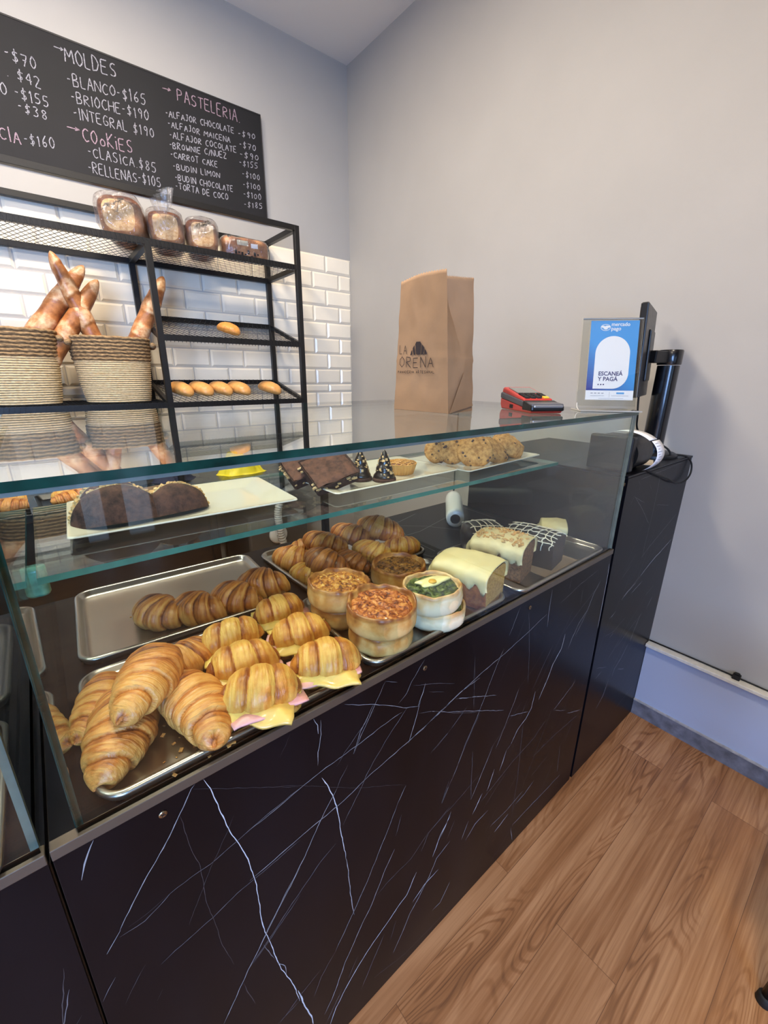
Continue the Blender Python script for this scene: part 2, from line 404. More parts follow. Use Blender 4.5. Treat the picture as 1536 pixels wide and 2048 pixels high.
VA=[(2.0,0.75,[(0.084,0.925),(0.09,0.903),(0.097,0.86),(0.106,0.813),(0.117,0.772),(0.126,0.727),(0.133,0.675),(0.134,0.632),(0.136,0.576),(0.138,0.536),(0.147,0.496),(0.15,0.454),(0.154,0.427),(0.167,0.375),(0.18,0.32),(0.189,0.259)]),(1.8,0.6,[(0.154,0.427),(0.165,0.402),(0.167,0.375)]),(3.8,0.9,[(0.186,0.296),(0.199,0.222),(0.209,0.173),(0.213,0.139)]),(1.7,0.4,[(0.133,0.506),(0.149,0.445)]),(1.7,0.55,[(0.072,0.928),(0.049,0.891),(0.023,0.85),(-0.0,0.821),(-0.023,0.788),(-0.042,0.759)]),(2.9,0.6,[(-0.042,0.759),(-0.051,0.747),(-0.061,0.734)]),(3.3,0.6,[(-0.042,0.927),(-0.051,0.91),(-0.056,0.898),(-0.063,0.877)]),(1.3,0.4,[(0.222,0.801),(0.165,0.792),(0.117,0.779),(0.075,0.768),(0.048,0.768),(0.019,0.764),(-0.015,0.747),(-0.044,0.748)]),(1.0,0.25,[(0.019,0.764),(-0.01,0.757),(-0.033,0.755)]),(1.4,0.4,[(0.215,0.688),(0.156,0.679),(0.104,0.672),(0.065,0.659),(0.029,0.653),(-0.01,0.645)]),(0.9,0.25,[(0.115,0.831),(0.095,0.796),(0.074,0.761),(0.056,0.724),(0.032,0.679)]),(0.9,0.15,[(0.049,0.888),(0.053,0.839),(0.06,0.776),(0.061,0.705),(0.071,0.584),(0.083,0.518)]),(1.9,0.5,[(0.211,0.623),(0.171,0.569),(0.14,0.527),(0.104,0.476),(0.073,0.427),(0.053,0.395)]),(1.6,0.35,[(0.207,0.555),(0.155,0.514),(0.113,0.482)]),(1.8,0.45,[(-0.06,0.684),(-0.079,0.656)]),(1.1,0.2,[(-0.027,0.666),(-0.048,0.639),(-0.059,0.621)]),(1.1,0.2,[(-0.015,0.593),(-0.024,0.577)]),(0.8,0.2,[(0.069,0.919),(0.125,0.877),(0.222,0.805)]),(2.0,0.3,[(0.189,0.259),(0.141,0.254)]),(1.3,0.15,[(0.093,0.454),(0.106,0.373)]),(2.6,0.7,[(0.253,0.925),(0.26,0.908),(0.26,0.89)]),(1.4,0.55,[(0.267,0.915),(0.265,0.886),(0.259,0.853),(0.257,0.825)]),(2.3,0.75,[(0.263,0.793),(0.276,0.762),(0.287,0.723),(0.295,0.673),(0.297,0.622),(0.306,0.553)]),(2.4,0.6,[(0.306,0.553),(0.312,0.488),(0.317,0.426),(0.322,0.365)]),(1.3,0.5,[(0.135,0.783),(0.175,0.79),(0.211,0.798),(0.256,0.806),(0.298,0.812),(0.346,0.815),(0.393,0.822),(0.445,0.825)]),(1.7,0.55,[(0.125,0.679),(0.167,0.686),(0.22,0.696),(0.268,0.701),(0.308,0.706),(0.359,0.721),(0.414,0.73),(0.464,0.739),(0.517,0.753),(0.586,0.767)]),(1.7,0.5,[(0.292,0.745),(0.265,0.711),(0.24,0.674),(0.216,0.633),(0.182,0.587),(0.14,0.531)]),(1.3,0.4,[(0.317,0.783),(0.3,0.763),(0.292,0.745)]),(1.6,0.6,[(0.375,0.884),(0.346,0.841),(0.33,0.8)]),(1.0,0.35,[(0.378,0.871),(0.342,0.843),(0.311,0.817),(0.294,0.796)]),(1.4,0.45,[(0.461,0.83),(0.421,0.797),(0.375,0.75),(0.359,0.729),(0.337,0.695),(0.303,0.646)]),(1.8,0.65,[(0.495,0.826),(0.48,0.776),(0.464,0.733)]),(1.2,0.6,[(0.314,0.921),(0.382,0.88),(0.432,0.846),(0.457,0.829),(0.492,0.812)]),(1.5,0.35,[(0.285,0.613),(0.25,0.596),(0.226,0.578),(0.192,0.551),(0.153,0.515),(0.106,0.479)]),(2.4,0.7,[(0.461,0.623),(0.438,0.588)]),(1.6,0.5,[(0.438,0.588),(0.417,0.541),(0.391,0.494),(0.357,0.431),(0.324,0.383),(0.274,0.305)]),(2.2,0.6,[(0.434,0.458),(0.409,0.422),(0.37,0.346),(0.339,0.303),(0.296,0.238),(0.261,0.157),(0.24,0.131)]),(1.4,0.35,[(0.541,0.415),(0.486,0.377),(0.41,0.37),(0.379,0.357)]),(3.0,0.85,[(0.504,0.31),(0.475,0.262),(0.445,0.25),(0.411,0.227),(0.374,0.21),(0.329,0.177),(0.294,0.144),(0.268,0.112),(0.254,0.074)]),(2.6,0.65,[(0.624,0.307),(0.576,0.289),(0.55,0.245),(0.519,0.208),(0.488,0.177),(0.463,0.134),(0.436,0.089)]),(3.2,0.8,[(0.585,0.239),(0.534,0.233),(0.495,0.211)]),(3.0,0.75,[(0.616,0.403),(0.582,0.362),(0.56,0.31)]),(1.4,0.4,[(0.605,0.532),(0.58,0.476)]),(1.9,0.4,[(0.613,0.438),(0.541,0.41),(0.517,0.368)]),(1.7,0.4,[(0.452,0.548),(0.435,0.496)]),(2.1,0.4,[(0.407,0.198),(0.374,0.145),(0.337,0.082)]),(1.6,0.4,[(0.443,0.206),(0.427,0.155)]),(1.4,0.3,[(0.274,0.305),(0.238,0.268),(0.218,0.227)]),(1.4,0.3,[(0.239,0.293),(0.195,0.277),(0.145,0.251)]),(2.9,0.5,[(0.637,0.136),(0.601,0.092),(0.571,0.094)]),(2.5,0.2,[(0.647,0.02),(0.563,0.025),(0.477,0.035),(0.374,0.072)]),(1.6,0.35,[(0.303,0.172),(0.329,0.216)]),(2.1,0.4,[(0.286,0.156),(0.242,0.092)]),(1.0,0.5,[(0.402,0.92),(0.381,0.888),(0.369,0.868),(0.346,0.83),(0.33,0.802)]),(1.1,0.6,[(0.501,0.921),(0.484,0.902),(0.468,0.886),(0.455,0.865),(0.435,0.851)]),(1.7,0.75,[(0.507,0.862),(0.501,0.843),(0.488,0.815)]),(1.7,0.6,[(0.687,0.782),(0.625,0.779),(0.564,0.764),(0.506,0.747),(0.469,0.74)]),(1.0,0.5,[(0.402,0.92),(0.431,0.903)]),(0.8,0.4,[(0.472,0.873),(0.508,0.858),(0.55,0.841),(0.597,0.813)]),(1.3,0.5,[(0.605,0.769),(0.666,0.738),(0.694,0.726)]),(0.9,0.4,[(0.489,0.796),(0.535,0.776),(0.599,0.732),(0.7,0.677)]),(0.9,0.3,[(0.516,0.835),(0.564,0.81)]),(1.0,0.2,[(0.66,0.828),(0.677,0.702)]),(1.4,0.45,[(0.7,0.673),(0.656,0.605),(0.625,0.546),(0.592,0.496),(0.58,0.474)]),(1.0,0.35,[(0.649,0.722),(0.582,0.681),(0.542,0.663)]),(0.8,0.15,[(0.189,0.831),(0.257,0.779),(0.338,0.712),(0.459,0.627)]),(0.7,0.25,[(0.213,0.921),(0.193,0.888)]),(1.6,0.65,[(0.525,0.754),(0.601,0.772),(0.678,0.791),(0.769,0.805),(0.863,0.825),(0.956,0.849)]),(2.0,0.6,[(0.966,0.918),(0.965,0.851),(0.969,0.804)]),(1.1,0.4,[(0.865,0.889),(0.894,0.747),(0.908,0.651)]),(1.4,0.5,[(0.822,0.919),(0.805,0.885),(0.788,0.853)]),(1.3,0.5,[(1.067,0.92),(1.062,0.889)]),(1.4,0.55,[(0.772,0.823),(0.746,0.78),(0.717,0.72),(0.688,0.663),(0.654,0.61),(0.621,0.539),(0.581,0.473)]),(2.7,0.8,[(1.081,0.735),(1.071,0.688),(1.034,0.653),(1.015,0.61),(0.98,0.556)]),(2.2,0.8,[(0.954,0.599),(0.944,0.547),(0.921,0.522),(0.885,0.506),(0.859,0.469)]),(2.7,0.8,[(0.841,0.461),(0.819,0.402)]),(1.8,0.5,[(0.859,0.469),(0.841,0.461)]),(1.3,0.5,[(0.524,0.782),(0.59,0.741),(0.664,0.7),(0.803,0.62)]),(1.3,0.55,[(0.606,0.768),(0.675,0.735),(0.764,0.689)]),(1.7,0.6,[(0.833,0.584),(0.931,0.54)]),(1.0,0.3,[(0.661,0.855),(0.674,0.7)]),(1.6,0.5,[(0.866,0.66),(0.842,0.607),(0.814,0.555),(0.786,0.503)]),(2.1,0.6,[(0.771,0.522),(0.739,0.466),(0.697,0.392)]),(2.7,0.8,[(0.791,0.428),(0.773,0.382),(0.766,0.367)]),(1.3,0.45,[(1.016,0.726),(0.973,0.669),(0.937,0.613)]),(2.1,0.5,[(1.208,0.505),(1.143,0.475),(1.082,0.456)]),(2.0,0.45,[(1.046,0.443),(0.986,0.41),(0.879,0.39),(0.805,0.367),(0.742,0.346)]),(2.4,0.7,[(1.261,0.85),(1.228,0.819),(1.202,0.767),(1.159,0.74),(1.13,0.7),(1.115,0.668)]),(1.9,0.5,[(1.202,0.767),(1.178,0.733),(1.147,0.697)]),(1.4,0.4,[(1.227,0.898),(1.125,0.881),(1.019,0.857)]),(1.4,0.4,[(1.148,0.805),(1.146,0.865)]),(2.9,0.75,[(1.3,0.895),(1.319,0.793),(1.319,0.661)]),(2.0,0.7,[(1.336,0.898),(1.291,0.869)]),(2.1,0.4,[(1.302,0.626),(1.305,0.533)]),(2.0,0.35,[(1.092,0.451),(1.17,0.405)]),(2.2,0.5,[(1.184,0.385),(1.284,0.341)]),(2.6,0.6,[(1.063,0.338),(1.041,0.331)]),(1.7,0.3,[(1.274,0.326),(1.112,0.334),(0.995,0.329)]),(1.4,0.45,[(0.91,0.509),(0.916,0.405),(0.923,0.294),(0.918,0.156)]),(2.7,0.65,[(1.028,0.208),(0.978,0.188),(0.928,0.183)]),(2.1,0.5,[(0.967,0.209),(0.883,0.197),(0.804,0.198)]),(3.2,0.75,[(0.895,0.17),(0.83,0.153)]),(2.5,0.5,[(1.217,0.091),(1.068,0.092),(0.929,0.094)]),(2.9,0.7,[(0.783,0.281),(0.727,0.277),(0.69,0.248)]),(3.2,0.8,[(0.745,0.374),(0.71,0.327)]),(2.8,0.6,[(0.923,0.087),(0.942,0.015)]),(2.5,0.75,[(0.619,0.414),(0.6,0.379),(0.58,0.35)]),(1.6,0.35,[(0.684,0.564),(0.697,0.392)]),(1.2,0.4,[(0.545,0.414),(0.64,0.434),(0.728,0.459)]),(1.6,0.35,[(1.096,0.264),(1.005,0.243)]),(1.1,0.35,[(0.647,0.723),(0.594,0.689),(0.531,0.661)]),(2.3,0.3,[(1.176,0.251),(1.191,0.124)]),(2.8,0.5,[(0.695,0.315),(0.672,0.265)]),(1.3,0.4,[(0.636,0.371),(0.609,0.323)])]
VB=[(2.5,0.4,[(1.576,1.151),(1.581,1.081),(1.583,1.003),(1.579,0.958),(1.572,0.893),(1.574,0.844)]),(1.8,0.45,[(1.394,1.099),(1.466,1.049),(1.567,0.97)]),(1.8,0.45,[(1.394,1.099),(1.373,1.075)]),(3.0,0.4,[(1.844,0.951),(1.737,0.913),(1.637,0.877),(1.564,0.842)]),(4.9,0.65,[(1.855,0.843),(1.764,0.818),(1.668,0.793),(1.597,0.763)]),(3.8,0.7,[(1.565,0.747),(1.499,0.729),(1.46,0.712)]),(2.8,0.5,[(1.628,0.732),(1.539,0.71)]),(2.4,0.3,[(1.864,0.852),(1.829,0.796)]),(2.2,0.4,[(1.6,0.767),(1.526,0.74),(1.461,0.722)]),(2.4,0.4,[(1.767,0.671),(1.693,0.646)]),(3.7,0.5,[(1.783,0.615),(1.741,0.572)]),(3.1,0.55,[(1.429,0.679),(1.386,0.665)]),(1.6,0.35,[(1.536,0.617),(1.444,0.591),(1.373,0.601)]),(3.2,0.6,[(1.446,0.585),(1.42,0.575)]),(3.6,0.55,[(1.692,0.574),(1.653,0.504),(1.635,0.465)]),(3.5,0.6,[(1.624,0.464),(1.576,0.417),(1.532,0.392),(1.522,0.362)]),(1.7,0.35,[(1.531,0.527),(1.44,0.47)]),(2.9,0.5,[(1.495,0.364),(1.471,0.3),(1.424,0.262)]),(2.1,0.4,[(1.355,0.479),(1.451,0.44)]),(2.4,0.5,[(1.567,0.371),(1.637,0.34)]),(2.4,0.35,[(1.706,0.568),(1.594,0.534),(1.501,0.497)]),(2.7,0.5,[(1.411,0.44),(1.367,0.43)]),(2.7,0.3,[(1.789,0.173),(1.641,0.142)]),(1.6,0.3,[(1.601,1.032),(1.734,1.005)]),(1.4,0.3,[(1.396,1.095),(1.455,1.072),(1.49,1.061)]),(1.8,0.25,[(1.865,1.048),(1.796,1.03)]),(3.7,0.5,[(1.421,1.124),(1.421,1.113)]),(2.9,0.5,[(1.514,1.107),(1.523,1.099)]),(4.2,0.6,[(1.639,1.129),(1.636,1.123)]),(1.8,0.35,[(1.4,1.149),(1.423,1.129)]),(1.5,0.3,[(1.5,1.124),(1.521,1.104)]),(2.0,0.4,[(1.483,0.836),(1.418,0.804)]),(2.4,0.3,[(1.824,0.781),(1.825,0.802)]),(1.7,0.4,[(1.78,1.159),(1.419,1.148)])]
TEXT=[
('->', 0.353, 2.749, 0.386, 2.749, 0.022, 0),
('MOLDES', 0.387, 2.72, 0.579, 2.73, 0.052, 0),
('-$70', 0.179, 2.657, 0.278, 2.652, 0.039, 0),
('TE . $42', 0.095, 2.602, 0.28, 2.591, 0.037, 0),
('IPO -$155', 0.098, 2.529, 0.296, 2.534, 0.039, 0),
('-$38', 0.186, 2.487, 0.282, 2.486, 0.037, 0),
('ENCIA', 0.042, 2.368, 0.169, 2.369, 0.047, 1),
('-$160', 0.183, 2.375, 0.289, 2.384, 0.042, 0),
('-BLANCO-$165', 0.381, 2.639, 0.689, 2.665, 0.043, 0),
('-BRIOCHE-$190', 0.385, 2.581, 0.694, 2.607, 0.04, 0),
('-INTEGRAL $190', 0.383, 2.523, 0.707, 2.541, 0.041, 0),
('->', 0.346, 2.473, 0.394, 2.474, 0.023, 1),
('COoKiES', 0.403, 2.444, 0.601, 2.45, 0.052, 1),
('-CLASICA.$85', 0.412, 2.391, 0.695, 2.398, 0.041, 0),
('-RELLENAS-$105', 0.403, 2.327, 0.708, 2.338, 0.043, 0),
('->', 0.772, 2.749, 0.81, 2.752, 0.021, 1),
('PASTELERIA.', 0.839, 2.73, 1.152, 2.734, 0.048, 1),
('-ALFAJOR CHOCOLATE', 0.774, 2.648, 1.113, 2.676, 0.031, 0),
('-$90', 1.137, 2.67, 1.233, 2.683, 0.031, 0),
('-ALFAJOR MAICENA', 0.779, 2.608, 1.088, 2.627, 0.03, 0),
('-$70', 1.138, 2.621, 1.232, 2.628, 0.031, 0),
('-ALFAJOR COCOLATE', 0.78, 2.564, 1.118, 2.591, 0.03, 0),
('-$90', 1.138, 2.577, 1.244, 2.586, 0.032, 0),
('-BROWNIE C/NUEZ', 0.774, 2.52, 1.059, 2.55, 0.031, 0),
('-$155', 1.13, 2.537, 1.235, 2.546, 0.032, 0),
('-CARROT CAKE', 0.773, 2.481, 1.007, 2.497, 0.032, 0),
('-$100', 1.142, 2.489, 1.243, 2.493, 0.032, 0),
('-BUDIN LIMON', 0.778, 2.433, 1.013, 2.451, 0.031, 0),
('-$100', 1.141, 2.441, 1.241, 2.445, 0.033, 0),
('-BUDIN CHOCOLATE', 0.781, 2.387, 1.08, 2.403, 0.032, 0),
('-$100', 1.139, 2.394, 1.243, 2.399, 0.033, 0),
('-TORTA DE COCO', 0.779, 2.35, 1.048, 2.357, 0.034, 0),
('-$185', 1.138, 2.345, 1.246, 2.357, 0.034, 0),
]
BAGT={'LA':(.910,.882,1.5025,.024),'IC':(.868,.805,1.499,.032),'OR':(.909,.783,1.469,.024),'SB':(.915,.780,1.4545,.0062)}
CAB1=[(1.43,.484,1.178),(1.50,.478,1.155),(1.60,.474,1.128),(1.72,.474,1.092),(1.81,.474,1.090),(1.848,.474,1.115),(1.840,.480,1.155),(1.79,.50,1.180),(1.66,.57,1.178)]
DY=.4880; LZ=.9285; DZ=.940
def screw(parent, x, z, y=DY):
    s=MB(); 
    s.lathe([(.0052,0),(.0052,.0012),(.004,.002),(0.0005,.0020)],14); s.box((-.0032,-.0005,.0019),(.0032,.0005,.0024),1); s.box((-.0005,-.0032,.0019),(.0005,.0032,.0024),1)
    return s.build('screw',[M_screw,M_dull],parent,loc=(x,y,z),rot=(radians(90),.5,0))
M_screw=pr('brass_screw',(150,130,100),.35,metal=1)
M_sheen=pr('deck_sheen_tone',(96,86,74),.4,metal=.5,rvar=.1,vscale=20)
rnd=random.Random(4)
def extra_veins(n,x0,x1,z0,z1,seed):
    r=random.Random(seed); out=[]
    for i in range(n):
        x=r.uniform(x0,x1); z=r.uniform(z0,z1); a=r.choice((r.gauss(.95,.10),r.gauss(1.15,.08),r.gauss(.6,.06))); l=r.uniform(.04,.28)
        out.append((r.uniform(.8,1.6),r.choice((.2,.2,.35,.45)),[(x,z),(x+cos(a)*l*.5,z+sin(a)*l*.5+r.uniform(-.006,.006)),(x+cos(a)*l,z+sin(a)*l)]))
    return out
def case(name,label,x0,x1,rightmost):
    t=thing(name,label,'display case',(0,0,0))
    MB().box((x0,DY+.006,0),(x1,1.16,DZ-.02)).build('cabinet_body',M_dark_int,t)
    p=MB().box((x0+.0015,DY,0.0),(x1-.0015,DY+.006,LZ))
    if rightmost:
        add_veins(p,VA,DY-.0003,rnd,xmin=x0+.003,xmax=x1-.003); add_veins(p,extra_veins(26,.75,1.22,.02,.8,3),DY-.0003,rnd,.8,xmin=x0+.003,xmax=x1-.003)
    else:
        add_veins(p,[(1.6,.35,[(-.085-.02,.72),(-.135,.60),(-.16,.52)]),(1.4,.2,[(-.10,.76),(-.13,.62),(-.095,.45)]),(1.4,.2,[(-.10,.66),(-.2,.55),(-.26,.5)])],DY-.0003,rnd,xmin=x0+.003,xmax=x1-.003)
    p.build('front_panel',[M_marble]+M_vein,t,fix=False)
    d=MB().box((x0+.001,DY+.002,DZ-.02),(x1-.001,1.16,DZ))
    if rightmost:
        for P in ([(.80,1.06),(.963,1.093),(1.066,1.123)],[(.78,.976),(.949,.973),(1.181,1.034)],[(.80,.91),(.83,.80),(.85,.79)],[(.948,1.104),(.874,.95),(.867,.82)],[(1.28,1.08),(1.27,.9)],[(.85,1.13),(1.0,1.0),(1.1,.85)]):
            w=.0022
            for a,b in zip(P,P[1:]):
                dx,dy=b[0]-a[0],b[1]-a[1]; l=math.hypot(dx,dy); n=(-dy/l*w/2,dx/l*w/2)
                d.add([(a[0]-n[0],a[1]-n[1],DZ+.0003),(a[0]+n[0],a[1]+n[1],DZ+.0003),(b[0]+n[0],b[1]+n[1],DZ+.0003),(b[0]-n[0],b[1]-n[1],DZ+.0003)],[(0,1,2,3)],2)
    d.build('deck',[M_marble]+M_vein,t,fix=False)
    MB().box((x0+.001,DY-.003,LZ),(x1-.001,DY+.012,DZ+.004)).build('sheen_strip',M_sheen,t,bevel=.001)  # added strip, its brown-grey stands for the reflection on the glossy deck edge
    # glass
    def slab(nm,a,b,thin,edge):
        o=MB().box(a,b).build(nm,[M_glass,edge],t)
        for pl in o.data.polygons:
            if abs(pl.normal[thin])<.5: pl.material_index=1
        return o
    GT=1.3585
    slab('front_glass',(x0+.028,.4905,DZ+.004),(x1-.004,.4985,GT-.0105),1,M_glass_edge_l)
    slab('top_glass',(x0+.022,.4875,GT-.010),(x1-.001,1.30,GT),2,M_glass_edge)
    slab('side_glass',(x0+.026,.4990,DZ),(x0+.034,1.14,GT-.0105),0,M_glass_edge)
    slab('side_glass',(x1-.013,.4990,DZ),(x1-.005,1.14,GT-.0105),0,M_glass_edge_l)
    slab('glass_shelf',(x0+.040,.695,1.174),(x1-.016,1.10,1.184),2,M_shelf_edge)
    # glazed supports glued to the end panes carry the shelf
    for sx in ((x0+.020,) if rightmost else ()):
        for sy in (.775,):
            q=MB(); q.lathe([(.0095,0),(.0115,.004),(.0115,.040),(.0105,.046)],16)
            q.build('shelf_support',pr('green_support',(84,140,120),.2,var=.4,vscale=60) if 'green_support' not in bpy.data.materials else bpy.data.materials['green_support'],t,True,loc=(sx+.018,sy,1.127))
    # clear silicone bead under the front edge of the top
    s=MB().box((x0+.03,.4985,GT-.0165),(x1-.014,.5035,GT-.0105)); s.build('silicone_bead',M_bead,t)
    for sx,sz in ([(.030,.906),(.503,.900),(.867,.901)] if rightmost else [(x0+.3,.905)]): screw(t,sx,sz)
    return t
M_bead=pr('silicone',(128,128,122),.4)
case('display_case','glass pastry display case with black veined marble front, in the middle of the photo',-.0815,1.309,True)
case('display_case','neighbouring glass display case beyond the dark floor-to-ledge joint at the left edge',-1.25,-.0835,False)

M_side=pr('black_side_laminate',(13,13,14),.30,spec=.35)
t=thing('pay_counter','taller black marble counter beside the display case against the right wall','counter',(0,0,0))
MB().box((1.311,DY+.006,0),(XR-.001,1.07,1.1655)).build('counter_body',M_side,t)
p=MB().box((1.322,DY-.001,0),(XR-.001,DY+.006,1.163)); add_veins(p,VB,DY-.0014,rnd,zmax=1.16,xmin=1.323,xmax=XR-.003); add_veins(p,extra_veins(34,1.34,1.75,.05,.85,8),DY-.0014,rnd,.8,zmax=1.16,xmin=1.323,xmax=XR-.003)
p.build('front_panel',[M_marble]+M_vein,t,fix=False)
MB().box((1.313,DY-.003,1.1655),(XR-.001,1.07,1.1725)).build('counter_top',M_marble,t,bevel=.001)
screw(t,1.3165,1.146,DY+.0055)
for z in (.645,.029,.80,.99): 
    pass
# ------------------------------------------------------------------ trays
TZ=DZ+.0015
def make_tray(label,cx,cy,w=.402,d=.295,rz=0,z=TZ,group='steel trays in the display case'):
    t=thing('baking_tray',label,'tray',(cx,cy,z),rz,group)
    r=.034; mb=MB()
    prof=[(0,0.0155),(0.001,.019),(.0035,.0215),(.007,.0215),(.0095,.019),(.0125,.008),(.017,.0035),(.024,.002)]
    R=[rrect(w-.012,d-.012,r-.006,7,.0005)]+[rrect(w-2*a,d-2*a,max(.008,r-a),7,zz*.76 if zz>.003 else zz) for a,zz in prof]
    mb.rings(R,0,True,True)
    mb.build('pan',M_steel,t,auto=radians(50))
    return t
make_tray('front steel tray holding large croissants and filled croissants, nearest the camera',.169,.6465,rz=0)
make_tray('half empty steel tray with four croissants, behind the front tray',.186,.976,.41,.318,rz=-.05)
make_tray('steel tray under the pile of golden croissants at the back of the case',.628,.955,.405,.30,rz=.03)
make_tray('steel tray under the round pies and the iced lemon loaf',.586,.6425,.412,.29)
make_tray('steel tray of loaf cakes at the right end of the case',1.047,.640,.452,.298,rz=.01)
make_tray('steel tray with croissants in the neighbouring case at the left edge',-.318,.610)
make_tray('rear steel tray in the neighbouring case, far left edge',-.318,.935)

# ------------------------------------------------------------------ croissants
M_cro = {
 'big': pastry('croissant_golden',(220,156,78),(190,112,40),(114,52,14),stri=1.6,bumps=.8,bias=.06,spread=.6),
 'rear': pastry('croissant_deep',(212,148,70),(182,102,32),(112,50,12),stri=1.4,bumps=.7,bias=.08,spread=.6),
 'dark': pastry('croissant_dark',(172,108,48),(128,68,22),(72,34,10),stri=1.4,bumps=.7,bias=.12),
 'top': pastry('croissant_toasted',(214,152,78),(184,108,42),(100,44,16),stri=1.3,bumps=.7,bias=.04,spread=.6),
 'sand': pastry('croissant_sandwich',(220,168,78),(194,124,40),(136,68,18),stri=1.1,bumps=.7,bias=.08,spread=.7),
 'bun': pastry('bun_golden',(214,158,88),(186,116,52),(140,76,30),stri=.2,bias=.1,bumps=.2),
 'bag': pastry('baguette_crust',(228,196,152),(180,116,64),(118,64,32),stri=.15,bumps=.5,bias=.02,spread=.7),
}
def croissant_mesh(name,L=.17,R=.040,bend=1.1,wraps=3.3,seed=1,h=.17,squash=.85,slant=.05,nu=110,nv=44,flat=.5,half=0,power=.62,toast=0,amp=.40,tipr=.10,stepk=.30,lay=3.0):
    rn=random.Random(seed); o=seed*7.3
    vs=[];uv=[];br=[]
    wb=[rn.uniform(-.16,.16) for _ in range(12)]
    for i in range(nu+1):
        t=-1+2*i/nu; a=bend*t
        if abs(bend)>1e-3: px=L/2/bend*sin(a); py=L/2/bend*(1-cos(a))
        else: px=L/2*t; py=0
        tx,ty=cos(a),sin(a)
        def envf(t): 
            t=min(1,abs(t)); e=(max(0,1-t**1.9))**power
            return tipr*(1-t**10)+(1-tipr)*e
        env0=envf(t)
        for j in range(nv):
            ph=2*pi*j/nv
            tt=t+slant*sin(ph*1+o)+.03*mnoise.noise(Vector((cos(ph)*1.2,sin(ph)*1.2,t*2+o)))
            s=abs(tt)*wraps+.48; k=int(s); fr=s-k
            bulge=sin(pi*min(1,max(0,fr)))**.55
            tq=max(0,(k+.30-.48)/wraps); env=env0*(1-stepk)+stepk*min(envf(tq),env0*1.35)
            if abs(t)>.985: env=env0
            rip=sin(2*pi*(fr*lay+.3*mnoise.noise(Vector((t*9+o,cos(ph)*1.5,sin(ph)*1.5)))))
            step=.05*(1-smoothstep(.0,.18,fr))*(1 if s>1 else 0)
            rad=R*env*(1+h*(bulge-.62)+.04*k*0-step)
            n1=mnoise.noise(Vector((px*22+o,cos(ph)*1.1+py*20,sin(ph)*1.1)))
            n2=mnoise.noise(Vector((px*90+o,cos(ph)*4,sin(ph)*4+py*80)))
            rad*=1+.10*n1+.022*n2+.010*rip*env
            lx=rad*cos(ph); lz=rad*sin(ph)*squash
            x=px-ty*lx; y=py+tx*lx; z=lz-abs(t)**3*R*.28
            zm=-R*flat
            if z<zm: z=zm+(z-zm)*.08
            vs.append((x,y,z-zm)); uv.append((t*L/2,j/nv))
            up_=max(0,sin(ph))
            b=.16+amp*(1-smoothstep(.10,.62,fr))*(.45+.55*up_)+wb[k%12]+.22*n1+.12*n2
            if fr>.86: b-=.18
            b+=.11*rip
            if toast: b+=toast*max(0,1-abs(t)*1.25)*up_
            br.append(max(0,min(1,b)))
    fs=[]
    for i in range(nu):
        for j in range(nv):
            j2=(j+1)%nv; fs.append((i*nv+j,i*nv+j2,(i+1)*nv+j2,(i+1)*nv+j))
    me=bpy.data.meshes.new(name); me.from_pydata(vs,[],fs)
    fin(me,uv,br); return me
def fin(me,uv,br):
    bm=bmesh.new(); bm.from_mesh(me); bmesh.ops.recalc_face_normals(bm,faces=bm.faces); bm.to_mesh(me); bm.free()
    at=me.attributes.new('brown','FLOAT','POINT'); at.data.foreach_set('value',br)
    ul=me.uv_layers.new(name='UVMap')
    for l in me.loops: ul.data[l.index].uv=uv[l.vertex_index]
    for p in me.polygons: p.use_smooth=True
    me.update()
BIG=[croissant_mesh('croissant',.205,.0480,.55,3.6,s,.10,.80,.085,200,60,power=.80,tipr=.19,stepk=.50,amp=.46,lay=3.6) for s in (1,2,3)]
SMALL=[croissant_mesh('croissant',.126,.0430,1.15,3.0,s,.12,.90,.09,150,52,toast=.48,amp=.5,tipr=.16,stepk=.7,power=.72) for s in (11,12)]
MIDC=[croissant_mesh('croissant',.152,.0390,.95,3.6,s,.11,.9,.08,150,52,tipr=.16,stepk=.7,power=.72,amp=.46) for s in (21,22,23)]
def croissant(me,mat,label,x,y,z,rz,rx=0,ry=0,s=1,group=None):
    o=bpy.data.objects.new('croissant',me.copy()); COL.objects.link(o); o.data.materials.append(M_cro[mat])
    o.location=(x,y,z); o.rotation_euler=(rx,ry,rz); o.scale=(s,s,s)
    tag(o,label,'croissant',group); return o
zt=TZ+.003
G1='large croissants on the front tray'
croissant(BIG[0],'big','large croissant lying at the front left corner of the front tray',.014,.612,zt,radians(76),0,0,.95,G1)
croissant(BIG[1],'big','large croissant on top of the heap on the front tray',.062,.628,zt+.050,radians(68),radians(-8),radians(8),.92,G1)
croissant(BIG[2],'big','large croissant with curled tip, right of the topmost one on the front tray',.103,.582,zt+.008,radians(104),radians(10),radians(0),.94,G1)
croissant(BIG[0],'big','large croissant mostly hidden behind the topmost one on the front tray',.112,.690,zt+.014,radians(20),0,0,.80,G1)
croissant(BIG[2],'rear','orange-brown croissant against the left rim of the front tray, behind the front left one',-.004,.690,zt,radians(70),0,0,.72,G1)
G2='toasted croissants on the half empty tray'
croissant(SMALL[0],'top','leftmost of four croissants on the half empty tray',.122,.910,zt,radians(-66),0,0,.98,G2)
croissant(SMALL[1],'top','second croissant from the left on the half empty tray',.192,.872,zt,radians(-48),0,0,.98,G2)
croissant(SMALL[0],'top','third croissant from the left on the half empty tray',.272,.868,zt,radians(-58),0,0,1.0,G2)
croissant(SMALL[1],'top','rightmost of four croissants on the half empty tray',.350,.895,zt,radians(-40),0,0,1.0,G2)
G3='golden croissants piled on the rear tray'
